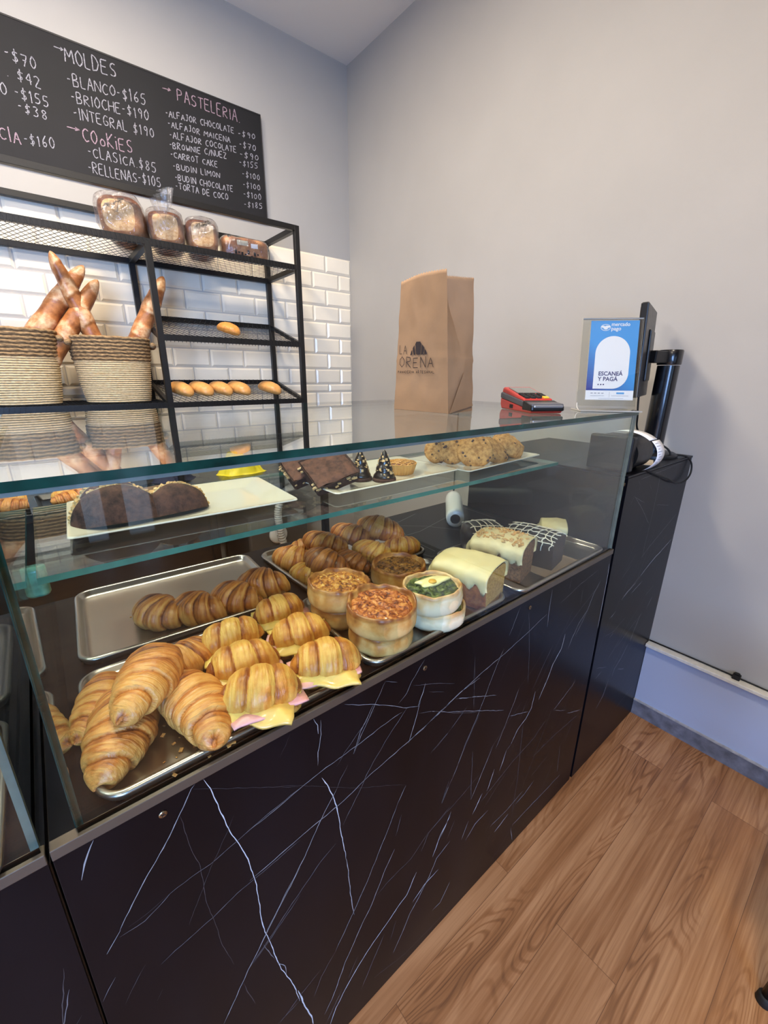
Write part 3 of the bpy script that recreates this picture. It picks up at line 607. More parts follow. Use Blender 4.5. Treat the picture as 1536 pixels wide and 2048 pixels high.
P3=[(.475,.985,0,-65,'rear','leftmost croissant of the rear pile, standing at the tray corner',1.0),
 (.470,.880,0,-60,'sand','pale croissant low on the left of the rear pile, beside the front pies',.85),
 (.560,.960,.035,-60,'rear','second croissant from the left along the back of the rear pile',.95),
 (.500,.860,.030,-75,'dark','darkest brown croissant of the rear pile, in front',.98),
 (.578,.852,.018,-80,'dark','small brown croissant just right of the darkest one in the rear pile',.78),
 (.665,.975,.030,-60,'rear','third croissant along the back of the rear pile, left of the topmost',.98),
 (.735,.935,.045,-62,'rear','topmost croissant of the rear pile, at its right back',1.06),
 (.650,.855,.020,-70,'sand','light croissant in the middle front of the rear pile',.92),
 (.765,.860,.004,-20,'sand','rightmost croissant of the rear pile, behind the dark pie',.90),
 (.545,1.035,.0,-10,'rear','croissant mostly hidden at the back left of the rear pile',.85)]
for i,(x,y,dz,a,m,lb,s) in enumerate(P3):
    croissant(MIDC[i%3],m,lb,x,y,zt+dz,radians(a),0,radians(6 if dz>.01 else 0),s,G3)
croissant(BIG[1],'rear','croissant on the front tray of the neighbouring case, at the left edge',-.175,.69,zt,radians(80),0,0,.9,'croissants in the neighbouring case')
croissant(BIG[2],'rear','croissant nearer the glass in the neighbouring case, at the left edge',-.180,.545,zt,radians(60),0,0,.85,'croissants in the neighbouring case')

# ------------------------------------------------------------------ filled croissants
M_cheese=pr('cheese_slice',(214,182,92),.35,coat=.2,var=.08,vscale=40,sub=.15)
M_ham=pr('ham_slice',(214,158,150),.4,var=.15,vscale=60)
def sheet(name,w,d,th,seed,mat,parent,z,wave=.004,droop=.02,loc=(0,0),rz=0,slope=0):
    n=22; vs=[];fs=[]
    for k in (0,1):
        for i in range(n+1):
            for j in range(n+1):
                x=(i/n-.5)*w; y=(j/n-.5)*d
                e=max(abs(i/n-.5),abs(j/n-.5))*2
                q=smoothstep(.62,1,e)
                zz=-droop*q*(.55+.45*mnoise.noise(Vector((x*30+seed,y*30,0))))+wave*mnoise.noise(Vector((x*45+seed,y*45,seed)))
                x*=1+.16*mnoise.noise(Vector((y*30,seed,1))); y*=1+.16*mnoise.noise(Vector((x*30,seed,2)))
                vs.append((x,y,zz+(th if k else 0)))
    B=(n+1)**2
    for i in range(n):
        for j in range(n):
            a=i*(n+1)+j; b=a+n+1
            fs.append((a,a+1,b+1,b)); fs.append((B+a,B+b,B+b+1,B+a+1))
    ed=[i*(n+1) for i in range(n+1)]+[n*(n+1)+j for j in range(1,n+1)]+[i*(n+1)+n for i in range(n-1,-1,-1)]+[j for j in range(n-1,0,-1)]
    for a,b in zip(ed,ed[1:]+ed[:1]): fs.append((a,b,B+b,B+a))
    me=bpy.data.meshes.new(name); me.from_pydata(vs,[],fs)
    bm=bmesh.new(); bm.from_mesh(me); bmesh.ops.recalc_face_normals(bm,faces=bm.faces); bm.to_mesh(me); bm.free()
    return obj(name,me,mat,parent,(loc[0],loc[1],z),(0,0,rz),True)
def bread_half(name,L,R,seed,top,mat,parent,z,h=.15):
    me=croissant_mesh(name,L,R,.22,1.9,seed,h*.75 if top else .06,.90 if top else .55,.09,120,48,flat=.25 if top else .45,power=.50,amp=.62)
    return obj(name,me,M_cro[mat],parent,(0,0,z))
S1=[(.203,.697,-8,'filled croissant with ham and cheese at the back left of the front tray',1.0,0),
 (.318,.735,-3,'filled croissant with cheese at the back of the front tray, beside the pies tray',.92,0),
 (.312,.633,-16,'filled croissant in the middle right of the front tray',.98,0),
 (.195,.614,-16,'filled croissant in the middle of the front tray, left of centre',1.0,0),
 (.307,.532,-24,'filled croissant at the front right corner of the front tray',1.02,1),
 (.187,.530,-22,'filled croissant with drooping cheese at the front edge of the front tray',1.06,2)]
for i,(x,y,a,lb,s,v) in enumerate(S1):
    t=thing('filled_croissant',lb,'croissant sandwich',(x,y,zt),radians(a),'ham and cheese croissants on the front tray')
    t.scale=(s*.96,s*.96,s)
    bread_half('bread_bottom',.128,.034,40+i,False,'sand',t,0)
    sheet('ham',.112,.078,.0022,i*3+1,M_ham,t,.0315,.004,.006,(.006 if i%2 else -.006,-.004),radians(i*5-8))
    sheet('cheese',.114,.090,.0036,i*5+2,M_cheese,t,.0345,.003,.018 if v else .010,(-.002,-.006 if v else -.003),radians(6-i*4))
    bread_half('bread_top',.126,.0375,60+i,True,'sand',t,.033)

# ------------------------------------------------------------------ round pies
M_crust=pastry('pie_crust',(218,178,112),(194,138,68),(128,70,26),stri=0,bumps=.25,bias=0,spread=.6)
M_crust_pale=pastry('pie_crust_pale',(232,216,180),(222,186,130),(176,118,60),stri=0,bumps=.2,bias=-.12,spread=.35)
def filling_mat(name,cols,scale=90,bump=.9,rough=.45):
    m,nt,out=newmat(name); b=N(nt,'ShaderNodeBsdfPrincipled'); L(nt,b.outputs[0],out.inputs[0])
    tc=N(nt,'ShaderNodeTexCoord'); n=N(nt,'ShaderNodeTexNoise'); n.inputs['Scale'].default_value=scale; n.inputs['Detail'].default_value=5; n.inputs['Distortion'].default_value=1.2; L(nt,tc.outputs['Object'],n.inputs[0])
    r=N(nt,'ShaderNodeValToRGB'); cr=r.color_ramp; cr.elements[0].position=.34; cr.elements[0].color=S(cols[0]); cr.elements[1].position=.68; cr.elements[1].color=S(cols[-1])
    for i,c in enumerate(cols[1:-1]): e=cr.elements.new(.34+.34*(i+1)/(len(cols)-1)); e.color=S(c)
    L(nt,n.outputs[0],r.inputs[0]); L(nt,r.outputs[0],b.inputs['Base Color']); b.inputs['Roughness'].default_value=rough; b.inputs['Coat Weight'].default_value=.15
    bp=N(nt,'ShaderNodeBump'); bp.inputs['Strength'].default_value=bump; bp.inputs['Distance'].default_value=.004; L(nt,n.outputs[0],bp.inputs['Height']); L(nt,bp.outputs[0],b.inputs['Normal'])
    return m
M_fill_red=filling_mat('onion_filling',[(88,40,18),(150,74,30),(196,118,52),(214,150,80)])
M_fill_brown=filling_mat('onion_filling_dark',[(64,40,16),(116,72,28),(160,108,46),(196,150,76)])
M_fill_gold=filling_mat('onion_filling_gold',[(98,52,18),(164,94,34),(206,142,60),(228,186,104)])
M_spin=filling_mat('spinach_filling',[(24,30,12),(48,60,24),(84,98,44),(120,130,70)],70)
M_egg=pr('cooked_egg',(236,226,160),.35,var=.06,vscale=60,coat=.2)
M_yolk=pr('egg_yolk',(222,170,70),.4)
def pie(label,x,y,z,R,H,seed,crust,fill,group,rim=.0,tilt=(0,0),egg=False,brownside=0):
    t=thing('savoury_pie',label,'pie',(x,y,z),0,group,rot=(tilt[0],tilt[1],seed*1.3))
    nv=72; o=seed*3.1
    prof=[(.0,0,.0),(.80,.0,.0),(.90,.0035,.3),(.955,.008,.15),(.985,.012,.05),(1.0,.018,.05),(1.012,.026,.12),(1.0,H-.012,.30),(.985,H-.007,.25),(1.0,H-.002,.55),(.985,H+.003,.75),(.945,H+.005,.65),(.905,H+.002,.6),(.885,H-.002,.55),(.87,H-.006,.4),(.5,H-.010,.3),(0.01,H-.010,.3)]
    zs=[p[1] for p in prof]
    vs=[];br=[];uv=[]
    for (r,zz,b) in prof:
        if .03<zz<H-.007 and r==1.0 and False: pass
        for k in range(nv):
            ph=2*pi*k/nv; c,s=cos(ph),sin(ph)
            n=mnoise.noise(Vector((c*2.2+o,s*2.2,zz*25))); n2=mnoise.noise(Vector((c*6+o,s*6,zz*60)))
            rr=R*r*(1+.040*n*(r>.5)+.022*n2*(r>.7))
            z2=zz*1.0+(.0045*mnoise.noise(Vector((c*2.5,s*2.5,o)))+.0022*n2)*(zz>H*.75)*(r>.84)
            if .01<zz<H-.01: z2=min(zz,H-.010)
            vs.append((rr*c,rr*s,z2)); br.append(max(0,min(1,b*.9+.10+brownside*(zz>.02)+.40*n+.30*n2))); uv.append((ph/6.3*.3,zz*10))
    fs=[]
    for i in range(len(prof)-1):
        for k in range(nv):
            k2=(k+1)%nv; fs.append((i*nv+k,i*nv+k2,(i+1)*nv+k2,(i+1)*nv+k))
    fs.append(tuple(range(nv))[::-1]); fs.append(tuple((len(prof)-1)*nv+k for k in range(nv)))
    me=bpy.data.meshes.new('crust'); me.from_pydata(vs,[],fs); fin(me,uv,br)
    obj('crust',me,crust,t)
    # filling: bumpy disc
    n=30; vs=[];fs=[]
    for i in range(n+1):
        r=R*.875*i/n
        for k in range(nv):
            ph=2*pi*k/nv; px,py=r*cos(ph),r*sin(ph)
            z2=H-.0025+.0035*mnoise.noise(Vector((px*70+o,py*70,o)))+.0028*mnoise.noise(Vector((px*180,py*180,o)))-.0035*smoothstep(.88,1,i/n)
            vs.append((px,py,z2))
    for i in range(n):
        for k in range(nv):
            k2=(k+1)%nv; fs.append((i*nv+k,(i+1)*nv+k,(i+1)*nv+k2,i*nv+k2))
    me=bpy.data.meshes.new('filling'); me.from_pydata(vs,[],fs); f=obj('filling',me,fill,t,smooth=True)
    if egg:
        ang=-seed*1.3
        g=MB(); 
        ring=[]
        for zz,sc in ((0,1.0),(.0035,.96),(.0055,.7),(.006,.05)):
            ring.append([( (.038*sc*cos(a)*(1+.25*sin(3*a+1))), (.019*sc*sin(a)*(1+.2*sin(2*a))), zz) for a in [2*pi*k/40 for k in range(40)]])
        g.rings(ring); e=g.build('boiled_egg',M_egg,f,True,loc=(.012,-.010,H-.002),rot=(0,0,ang-.35))
        y_=MB(); y_.lathe([(.009,0),(.008,.003),(.003,.0045),(.0003,.0046)],20); y_.build('egg_yolk',M_yolk,f,True,loc=(.005,-.006,H+.003))
    return t
GP='round savoury pies in stacks'
pie('lower pie of the left stack of brown topped pies',.432,.684,zt,.0605,.046,1,M_crust,M_fill_brown,GP)
pie('upper pie of the left stack, golden onion topping',.428,.680,zt+.044,.0655,.047,2,M_crust,M_fill_gold,GP,tilt=(.03,-.05),brownside=.1)
pie('lower pie of the front stack of reddish onion pies',.449,.560,zt,.0635,.046,3,M_crust,M_fill_brown,GP,brownside=.12)
pie('upper pie of the front stack, reddish onion topping, nearest the glass',.446,.556,zt+.045,.0675,.048,4,M_crust,M_fill_red,GP,tilt=(.02,.04),brownside=.15)
pie('lower pale pie under the spinach pie',.592,.552,zt,.0645,.040,5,M_crust_pale,M_spin,GP)
pie('upper spinach pie with green filling and egg',.582,.552,zt+.039,.0625,.047,6,M_crust_pale,M_spin,GP,tilt=(-.03,.03),egg=True)
pie('single dark topped pie behind the stacks, in front of the croissant pile',.640,.728,zt,.0690,.052,7,M_crust,M_fill_brown,GP,brownside=.08)

# ------------------------------------------------------------------ loaf cakes
def loaf(mb,Lx,Wb,Wt,H,dome,seed,n=28,m=22,mi=0):
    """tapered loaf along +y from y=0 (cut face) to y=Lx; origin bottom centre of cut face"""
    rings=[]
    for i in range(n+1):
        t=i/n; y=Lx*t
        e=1-.35*smoothstep(.86,1,t)**2
        ring=[]
        prof=[(-Wb/2,0)]+[(-Wb/2-(Wt-Wb)/2*q,H*.78*q) for q in (.25,.5,.75,1)]
        for q in range(1,m):
            a=pi-pi*q/m; ca=cos(a)
            ring_x=Wt/2*(abs(ca)**.7)*(1 if ca>0 else -1); prof.append((ring_x,H*.78+(H*.22+dome*sin(pi*min(1,t*.9+.1)))*sin(a)**.7))
        prof+=[(Wb/2+(Wt-Wb)/2*q,H*.78*q) for q in (1,.75,.5,.25,0)]
        for x,z in prof:
            n_=mnoise.noise(Vector((x*28+seed,y*28,z*28)))
            ring.append((x*e*(1+.03*n_),y+(0 if i==0 else .002*n_),z*(1-.25*smoothstep(.9,1,t)**2)*(1+.03*n_)))
        rings.append(ring)
    mb.rings(rings,mi,True,True)
    return rings
def crumb_mat(name,c0,c1,scale=160,dots=None):
    m,nt,out=newmat(name); b=N(nt,'ShaderNodeBsdfPrincipled'); L(nt,b.outputs[0],out.inputs[0])
    tc=N(nt,'ShaderNodeTexCoord'); n=N(nt,'ShaderNodeTexNoise'); n.inputs['Scale'].default_value=scale; n.inputs['Detail'].default_value=6; n.inputs['Roughness'].default_value=.7; L(nt,tc.outputs['Object'],n.inputs[0])
    r=N(nt,'ShaderNodeValToRGB'); cr=r.color_ramp; cr.elements[0].position=.36; cr.elements[0].color=S(c0); cr.elements[1].position=.6; cr.elements[1].color=S(c1)
    L(nt,n.outputs[0],r.inputs[0]); L(nt,r.outputs[0],b.inputs['Base Color']); b.inputs['Roughness'].default_value=.85
    bp=N(nt,'ShaderNodeBump'); bp.inputs['Strength'].default_value=.8; bp.inputs['Distance'].default_value=.003; L(nt,n.outputs[0],bp.inputs['Height']); L(nt,bp.outputs[0],b.inputs['Normal'])
    return m
M_lemon=crumb_mat('lemon_crumb',(158,110,40),(208,160,76)); M_lemon_crust=crumb_mat('lemon_crust',(120,62,26),(176,104,48),60)
M_icing=pr('cream_icing',(216,200,146),.45,var=.04,vscale=20,bump=.15,bscale=60,sub=.1)
M_icing_w=pr('carrot_cake_icing',(218,200,150),.5,var=.10,vscale=40,bump=.3,bscale=90)
M_carrot=crumb_mat('carrot_crumb',(74,42,22),(148,100,60),130); M_choc=crumb_mat('chocolate_crumb',(28,17,14),(58,38,32),90)
M_glaze=pr('dark_chocolate_glaze',(26,18,18),.3,coat=.3)
M_drizzle=pr('white_chocolate',(232,222,196),.4)
M_nut=pr('chopped_nuts',(196,146,84),.6,var=.3,vscale=120)
M_nut_pale=pr('pale_chopped_nuts',(206,168,112),.6,var=.2,vscale=120)
def loaf_cake(name,label,x,y,rz,Lx,Wb,Wt,H,dome,seed,crust,crumb,z=zt,group='iced loaf cakes'):
    t=thing(name,label,'cake',(x,y,z),rz,group)
    mb=MB(); R=loaf(mb,Lx,Wb,Wt,H,dome,seed); 
    k=mb.f.index(min(mb.f,key=lambda f:0 if len(f)>4 else 1))
    for i,f in enumerate(mb.f):
        if len(f)>4: mb.m[i]=1 if i==len(mb.f)-2 else 0
    mb.build('loaf',[crust,crumb],t,auto=radians(55))
    return t,R
def icing(t,R,mat,th=.006,down=.55,seed=1,skip=(5,5),i0=0,jag=.35,i1=None,name='icing'):
    """a cap following the loaf's top, with a wavy lower edge"""
    n=len(R); m=len(R[0]); vs=[];fs=[]; rows=[]
    i1=i1 or n-1
    for i in range(i0,i1+1):
        top=[Vector(p) for p in R[i]]
        H=max(p.z for p in top)
        row=[]
        cut_l=H*(1-down*(1+jag*mnoise.noise(Vector((i*.33+seed,0,0)))*1.6)); cut_r=H*(1-down*(1+jag*mnoise.noise(Vector((i*.33+seed,5,0)))*1.6))
        K=40
        idx=[k/(K)*(m-1) for k in range(K+1)]
        pl=[]
        for q in idx:
            a=int(q); b=min(m-1,a+1); p=top[a].lerp(top[b],q-a); pl.append(p)
        c=Vector((0,top[0].y,H*.4))
        for p in pl:
            cut=cut_l if p.x<0 else cut_r
            z=max(p.z,cut) if p.z<cut else p.z
            d=(Vector((p.x,0,p.z-H*.45))).normalized()
            # clamp below the cut line to the cut height
            if p.z<cut:
                f=cut/max(p.z,1e-4); px=p.x
                # interpolate x at the cut height along the side wall
                side=[s for s in pl if (s.x<0)==(p.x<0)]
                s1=min(side,key=lambda s:abs(s.z-cut)); p=Vector((s1.x,p.y,cut)); d=Vector((p.x,0,.0)).normalized()
                row.append(p+d*th*.4)
            else:
                row.append(p+d*th*(1+.25*mnoise.noise(Vector((p.x*50,p.y*50,seed)))))
        rows.append(row)
    # front and back close
    def squash(row,dy):
        H=sum((p for p in row),Vector())/len(row)
        return [p+Vector((0,dy,0)) for p in row]
    inner=[[p.lerp(Vector((0,p.y,p.z*.7)),.12) for p in r] for r in (rows[0],rows[-1])]
    allr=[inner[0]]+[[p+Vector((0,-th*.5,0)) for p in rows[0]]]+rows+[[p+Vector((0,th*.6,-.001)) for p in rows[-1]]]+[inner[1]]
    K=len(allr[0]); vs=[p for r in allr for p in r]
    for i in range(len(allr)-1):
        for k in range(K-1): fs.append((i*K+k,i*K+k+1,(i+1)*K+k+1,(i+1)*K+k))
    mb=MB(); mb.add(vs,fs); return mb.build(name,mat,t,True)
GL='iced loaf cakes'
t,R=loaf_cake('lemon_loaf','lemon loaf cake with smooth cream icing and a cut face, beside the spinach pie',.748,.512,radians(14),.150,.096,.112,.088,.008,1,M_lemon_crust,M_lemon)
icing(t,R,M_icing,.008,.42,3,jag=.55)
t,R=loaf_cake('carrot_loaf','carrot loaf cake with cream icing and chopped nuts, behind the lemon loaf',.925,.545,radians(16),.150,.092,.112,.092,.010,2,M_carrot,M_carrot)
ic=icing(t,R,M_icing_w,.008,.42,7,jag=.6)
nb=MB(); rn=random.Random(5)
for i in range(90):
    r_=R[rn.randint(1,len(R)-4)]; p=Vector(r_[rn.randint(9,20)]); s=rn.uniform(.0022,.0052)
    M_=Matrix.Translation(p+Vector((0,0,.009)))@Matrix.Rotation(rn.uniform(0,6),4,'Z')@Matrix.Rotation(rn.uniform(-.6,.6),4,'X')
    nb.box((-s,-s*.8,-s*.4),(s,s*.7,s*.5),rn.randint(0,1),M_)
nb.build('chopped_nuts',[M_nut,M_nut_pale],t,bevel=.0008,seg=1)['kind']='stuff'
def drizzle(t,R,seed,n1=7,n2=7,r=.0014,lift=.0035,lo=5,i1=None):
    mb=MB(); n=len(R); m=len(R[0]); rn=random.Random(seed); i1=i1 or n-3
    top=list(range(lo,m-lo))
    def P(i,j):
        a=int(i); b=min(n-1,a+1); c=int(j); d=min(m-1,c+1)
        p=Vector(R[a][c]).lerp(Vector(R[b][c]),i-a); q=Vector(R[a][d]).lerp(Vector(R[b][d]),i-a)
        v=p.lerp(q,j-c); o=Vector((v.x,0,v.z-.04)).normalized(); return v+o*lift
    for k in range(n1):
        j=lo+(m-1-2*lo)*(k+.5)/n1; o=rn.uniform(0,50)
        mb.tube([P(i*.5,max(1,min(m-2,j+1.0*mnoise.noise(Vector((i*.18,o,0)))))) for i in range(0,2*i1)],[r*(.8+.4*rn.random()) for _ in range(2*i1)],6)
    for k in range(n2):
        i=i1*(k+.4)/n2; o=rn.uniform(0,50); a,b=lo-rn.uniform(0,2.6),m-1-lo+rn.uniform(0,2.6)
        mb.tube([P(max(0,min(n-2,i+1.6*mnoise.noise(Vector((j*.2,o,0))))),a+(b-a)*j/40) for j in range(41)],[r*(.8+.5*rn.random()) for _ in range(41)],6)
    return mb.build('white_drizzle',M_drizzle,t,True)
t,R=loaf_cake('chocolate_loaf','chocolate loaf cake with a white drizzle lattice at the right end of the case',1.058,.532,radians(12),.165,.090,.108,.082,.010,3,M_glaze,M_choc)
drizzle(t,R,4)
t,R=loaf_cake('chocolate_loaf','second drizzled chocolate loaf, half hidden behind the carrot loaf',1.030,.715,radians(60),.110,.085,.100,.075,.008,4,M_glaze,M_choc)
drizzle(t,R,9,4,5)
t,R=loaf_cake('lemon_cake_piece','small end piece of iced lemon cake beside the right glass pane',1.212,.602,radians(35),.075,.072,.086,.070,.004,5,M_lemon_crust,M_lemon)
icing(t,R,M_icing,.007,.30,5,jag=.4)
pp=thing('baking_paper','sheet of baking paper under the chocolate loaf','paper',(0,0,zt))
MB().box((.965,.505,-.0008),(1.14,.72,.0)).build('sheet',pr('baking_paper_brown',(150,128,108),.7,var=.1,vscale=30),pp)

# ------------------------------------------------------------------ plates on the glass shelf
SZ=1.1845
def plate(label,cx,cy,w,d,rz):
    t=thing('serving_plate',label,'plate',(cx,cy,SZ),rz,'white rectangular plates on the glass shelf')
    R=[rrect(w*.66,d*.58,.012,5,.0),rrect(w*.70,d*.62,.012,5,.001),rrect(w*.97,d*.965,.012,5,.0110),rrect(w,d,.011,5,.0138),rrect(w*.995,d*.99,.011,5,.0160),rrect(w*.975,d*.96,.010,5,.0158),rrect(w*.76,d*.68,.014,5,.0055),rrect(w*.70,d*.62,.014,5,.0045)]
    mb=MB(); mb.rings(R); mb.build('dish',M_white_porc,t,auto=radians(60)); return t
plate('white rectangular plate with halved chocolate cookies at its left end, leftmost on the shelf',.206,.909,.398,.250,-.055)
plate('white rectangular plate with brownies, chocolate cones and tart, middle of the shelf',.685,.893,.412,.258,.02)
plate('white rectangular plate of chocolate chip cookies, rightmost on the shelf',1.085,.866,.400,.242,radians(4))
PZ=SZ+.0048
# filled chocolate cookies: two domed halves with a cream and nut edge
M_ccookie=crumb_mat('chocolate_cookie',(44,26,22),(84,54,42),60)
M_cream=pr('cream_filling',(230,204,150),.5,var=.1,vscale=60)
def dome_ring(R,H,n=40,m=14,seed=0,flip=1):
    rings=[]
    for i in range(m+1):
        a=pi/2*i/m; r=R*cos(a)**.75 if i<m else .0004; z=H*sin(a)
        rings.append([(r*cos(2*pi*k/n)*(1+.03*mnoise.noise(Vector((cos(2*pi*k/n)*2+seed,sin(2*pi*k/n)*2,z*40)))),r*sin(2*pi*k/n)*(1+.03*mnoise.noise(Vector((cos(2*pi*k/n)*2+seed,sin(2*pi*k/n)*2,z*40)))),flip*(z*(1+.05*mnoise.noise(Vector((r*60*cos(2*pi*k/n),r*60*sin(2*pi*k/n),seed)))))) for k in range(n)])
    return rings
def half_cookie(label,x,y,z,rz,R,seed,lean=14):
    """a cream filled cookie cut in half, standing on its cut edge; the front half bulges towards -y"""
    t=thing('filled_cookie_half',label,'cookie',(x,y,z),0,'halved cream filled chocolate cookies on the left plate',rot=(radians(-lean),0,rz))
    def half(name,sgn,H,R,y0,s):
        n=30;m=12;rings=[]
        for i in range(m+1):
            a=pi/2*i/m; r=R*cos(a)**.8 if i<m else .0006; d=H*sin(a)
            ring=[]
            for k in range(n+1):
                ph=pi*k/n; nn=1+.045*mnoise.noise(Vector((cos(ph)*2+s,sin(ph)*2,d*60)))
                ring.append((r*cos(ph)*nn,y0+sgn*d*nn,max(0,r*sin(ph)*.95*nn)))
            rings.append(ring)
        mb=MB(); mb.rings(rings,0,True,True); return mb.build(name,M_ccookie,t,auto=radians(60))
    half('cookie_front',-1,.030,R,-.006,seed); half('cookie_back',1,.022,R*.97,.006,seed+4)
    n=40; mb=MB(); f=[];b=[]
    for k in range(n+1):
        ph=pi*k/n; r=R*1.015; f.append((r*cos(ph),-.0065,r*sin(ph)*.95)); b.append((r*cos(ph),.0065,r*sin(ph)*.95))
    mb.rings([f,b],0,True,True); c=mb.build('cream',M_cream,t,auto=radians(40))
    rn=random.Random(seed); nb=MB()
    for k in range(60):
        a=rn.uniform(.05,pi-.05); s=rn.uniform(.0018,.0040)
        nb.box((-s,-s,-s),(s,s*.7,s*.6),0,Matrix.Translation((R*1.02*cos(a),rn.uniform(-.006,.006),R*.97*sin(a)))@Matrix.Rotation(rn.uniform(0,6),4,(rn.random(),rn.random(),1)))
    nb.build('nut_crumbs',M_nut_pale,c,bevel=.0006,seg=1)['kind']='stuff'
    return t
half_cookie('large half chocolate cookie with nutty cream edge, left end of the left plate',.083,.868,PZ,radians(-4),.073,1)
half_cookie('smaller half chocolate cookie, right of the large one on the left plate',.182,.872,PZ,radians(8),.060,2)
half_cookie('half chocolate cookie standing behind the large one on the left plate',.085,.965,PZ,radians(4),.062,3)
# brownies
M_brown=crumb_mat('brownie_side',(34,18,12),(66,38,28),110); M_brown_top=crumb_mat('brownie_top',(58,33,24),(104,66,48),48)
def brownie(label,x,y,z,rot,w=.095,d=.092,h=.026,seed=1):
    t=thing('brownie',label,'brownie',(x,y,z),0,'walnut brownies on the middle plate',rot=rot)
    n=16; rings=[]
    for zz,e in ((0,.0),(.003,.001),(h-.004,.002),(h,-.003)):
        r=rrect(w-2*e,d-2*e,.006,4,zz); rings.append([(p[0]*(1+.03*mnoise.noise(Vector((p[0]*50,p[1]*50,seed+zz*60)))),p[1]*(1+.03*mnoise.noise(Vector((p[0]*50,p[1]*50,seed+zz*60+8)))),zz) for p in r])
    mb=MB(); mb.rings(rings,0,True,False); mb.build('crumb',M_brown,t,auto=radians(40))
    vs=[];fs=[]
    for i in range(n+1):
        for j in range(n+1):
            px,py=(i/n-.5)*(w-.004),(j/n-.5)*(d-.004); e=max(abs(i/n-.5),abs(j/n-.5))*2
            vs.append((px,py,h+.0015-.003*smoothstep(.9,1,e)+.0030*mnoise.noise(Vector((px*45+seed,py*45,0)))+.0014*mnoise.noise(Vector((px*130+seed,py*130,0)))))
    for i in range(n):
        for j in range(n): a=i*(n+1)+j; fs.append((a,a+n+1,a+n+2,a+1))
    MB().add(vs,fs).build('crackled_top',M_brown_top,t,True)
    rn=random.Random(seed); nb=MB()
    for k in range(16):
        a=rn.uniform(-.5,.5); s=rn.uniform(.002,.004)
        q=Matrix.Translation((a*w,-d/2,rn.uniform(.006,h-.006))) if k%2 else Matrix.Translation((-w/2,a*d,rn.uniform(.006,h-.006)))
        nb.box((-s*1.4,-s*.6,-s*.5),(s*1.4,s*.6,s*.5),0,q@Matrix.Rotation(rn.uniform(-.5,.5),4,'Y'))
    nb.build('walnut_pieces',M_nut_pale,t)['kind']='stuff'
    return t
brownie('front walnut brownie leaning on another, on the middle plate',.528,.862,PZ+.026,(radians(28),radians(-14),radians(-8)),.110,.100,.030,1)
brownie('rear walnut brownie behind the leaning one, on the middle plate',.505,.935,PZ+.024,(radians(24),radians(-16),radians(-10)),.100,.090,.030,2)
# chocolate cones with nuts
M_cone=pr('glossy_dark_chocolate',(30,20,17),.3,coat=.3,var=.15,vscale=60)
def cone(label,x,y,seed):
    t=thing('chocolate_cone',label,'chocolate treat',(x,y,PZ),seed,'nut covered chocolate cones on the middle plate')
    mb=MB(); mb.lathe([(.030,0),(.031,.003),(.030,.008),(.024,.010)],28); mb.build('biscuit_base',M_ccookie,t,True)
    H=.072; R=[]
    for i in range(18):
        q=i/17; r=.027*(1-q)**.75+.0006; r*=1+.06*sin(q*22)
        R.append([(r*cos(2*pi*k/28)*(1+.05*mnoise.noise(Vector((k*.5,q*6,seed)))),r*sin(2*pi*k/28)*(1+.05*mnoise.noise(Vector((k*.5,q*6,seed)))),.008+H*q) for k in range(28)])
    mb=MB(); mb.rings(R); c=mb.build('chocolate_peak',M_cone,t,True)
    rn=random.Random(seed*9+1); nb=MB()
    for k in range(60):
        q=rn.uniform(.05,.85)**.9; a=rn.uniform(0,2*pi); r=.027*(1-q)**.75; s=rn.uniform(.0013,.0034)
        nb.box((-s,-s,-s*.5),(s,s*.8,s*.6),0,Matrix.Translation((r*cos(a),r*sin(a),.008+H*q))@Matrix.Rotation(a,4,'Z')@Matrix.Rotation(rn.uniform(0,3),4,'Y'))
    nb.build('nut_pieces',M_nut_pale,t)['kind']='stuff'
cone('nut covered chocolate cone just right of the brownies',.628,.872,1)
cone('nut covered chocolate cone beside the lattice tart',.672,.828,2)
# lattice tart
t=thing('lattice_tart','small fluted lattice tart at the right of the middle plate','tart',(.762,.868,PZ))
M_tart=pastry('tart_shell',(226,176,100),(204,146,72),(160,100,44),stri=0,bumps=.15,bias=.1); M_jam=pr('fruit_jam',(110,50,22),.3,coat=.4,var=.3,vscale=60)
nv=96;Rr=[]
for r,z in ((.034,0),(.036,.002),(.044,.028),(.0455,.030),(.043,.0305),(.040,.025),(.001,.025)):
    fl=.0016 if .03<r<.0453 else 0
    Rr.append([((r+fl*cos(26*2*pi*k/nv))*cos(2*pi*k/nv),(r+fl*cos(26*2*pi*k/nv))*sin(2*pi*k/nv),z) for k in range(nv)])
mb=MB(); mb.rings(Rr); o=mb.build('shell',M_tart,t,auto=radians(50)); 
a_=o.data.attributes.new('brown','FLOAT','POINT'); a_.data.foreach_set('value',[.35]*len(o.data.vertices)); o.data.uv_layers.new(name='UVMap')
MB().lathe([(.0415,.0245),(.041,.0295),(.0005,.0305)],40,cap0=False).build('jam',M_jam,t,True)
lb=MB()
for k in range(-2,3):
    y=k*.0155; l=math.sqrt(max(0,.042**2-y*y)); lb.tube([(-l,y,.0305),(0,y,.0315),(l,y,.0305)],.0017,8)
    lb.tube([(y,-l,.0308),(y+.004,0,.0328),(y,l,.0308)],.0016,8)
o=lb.build('lattice',M_tart,t,True,rot=(0,0,.5)); a_=o.data.attributes.new('brown','FLOAT','POINT'); a_.data.foreach_set('value',[.4]*len(o.data.vertices)); o.data.uv_layers.new(name='UVMap')
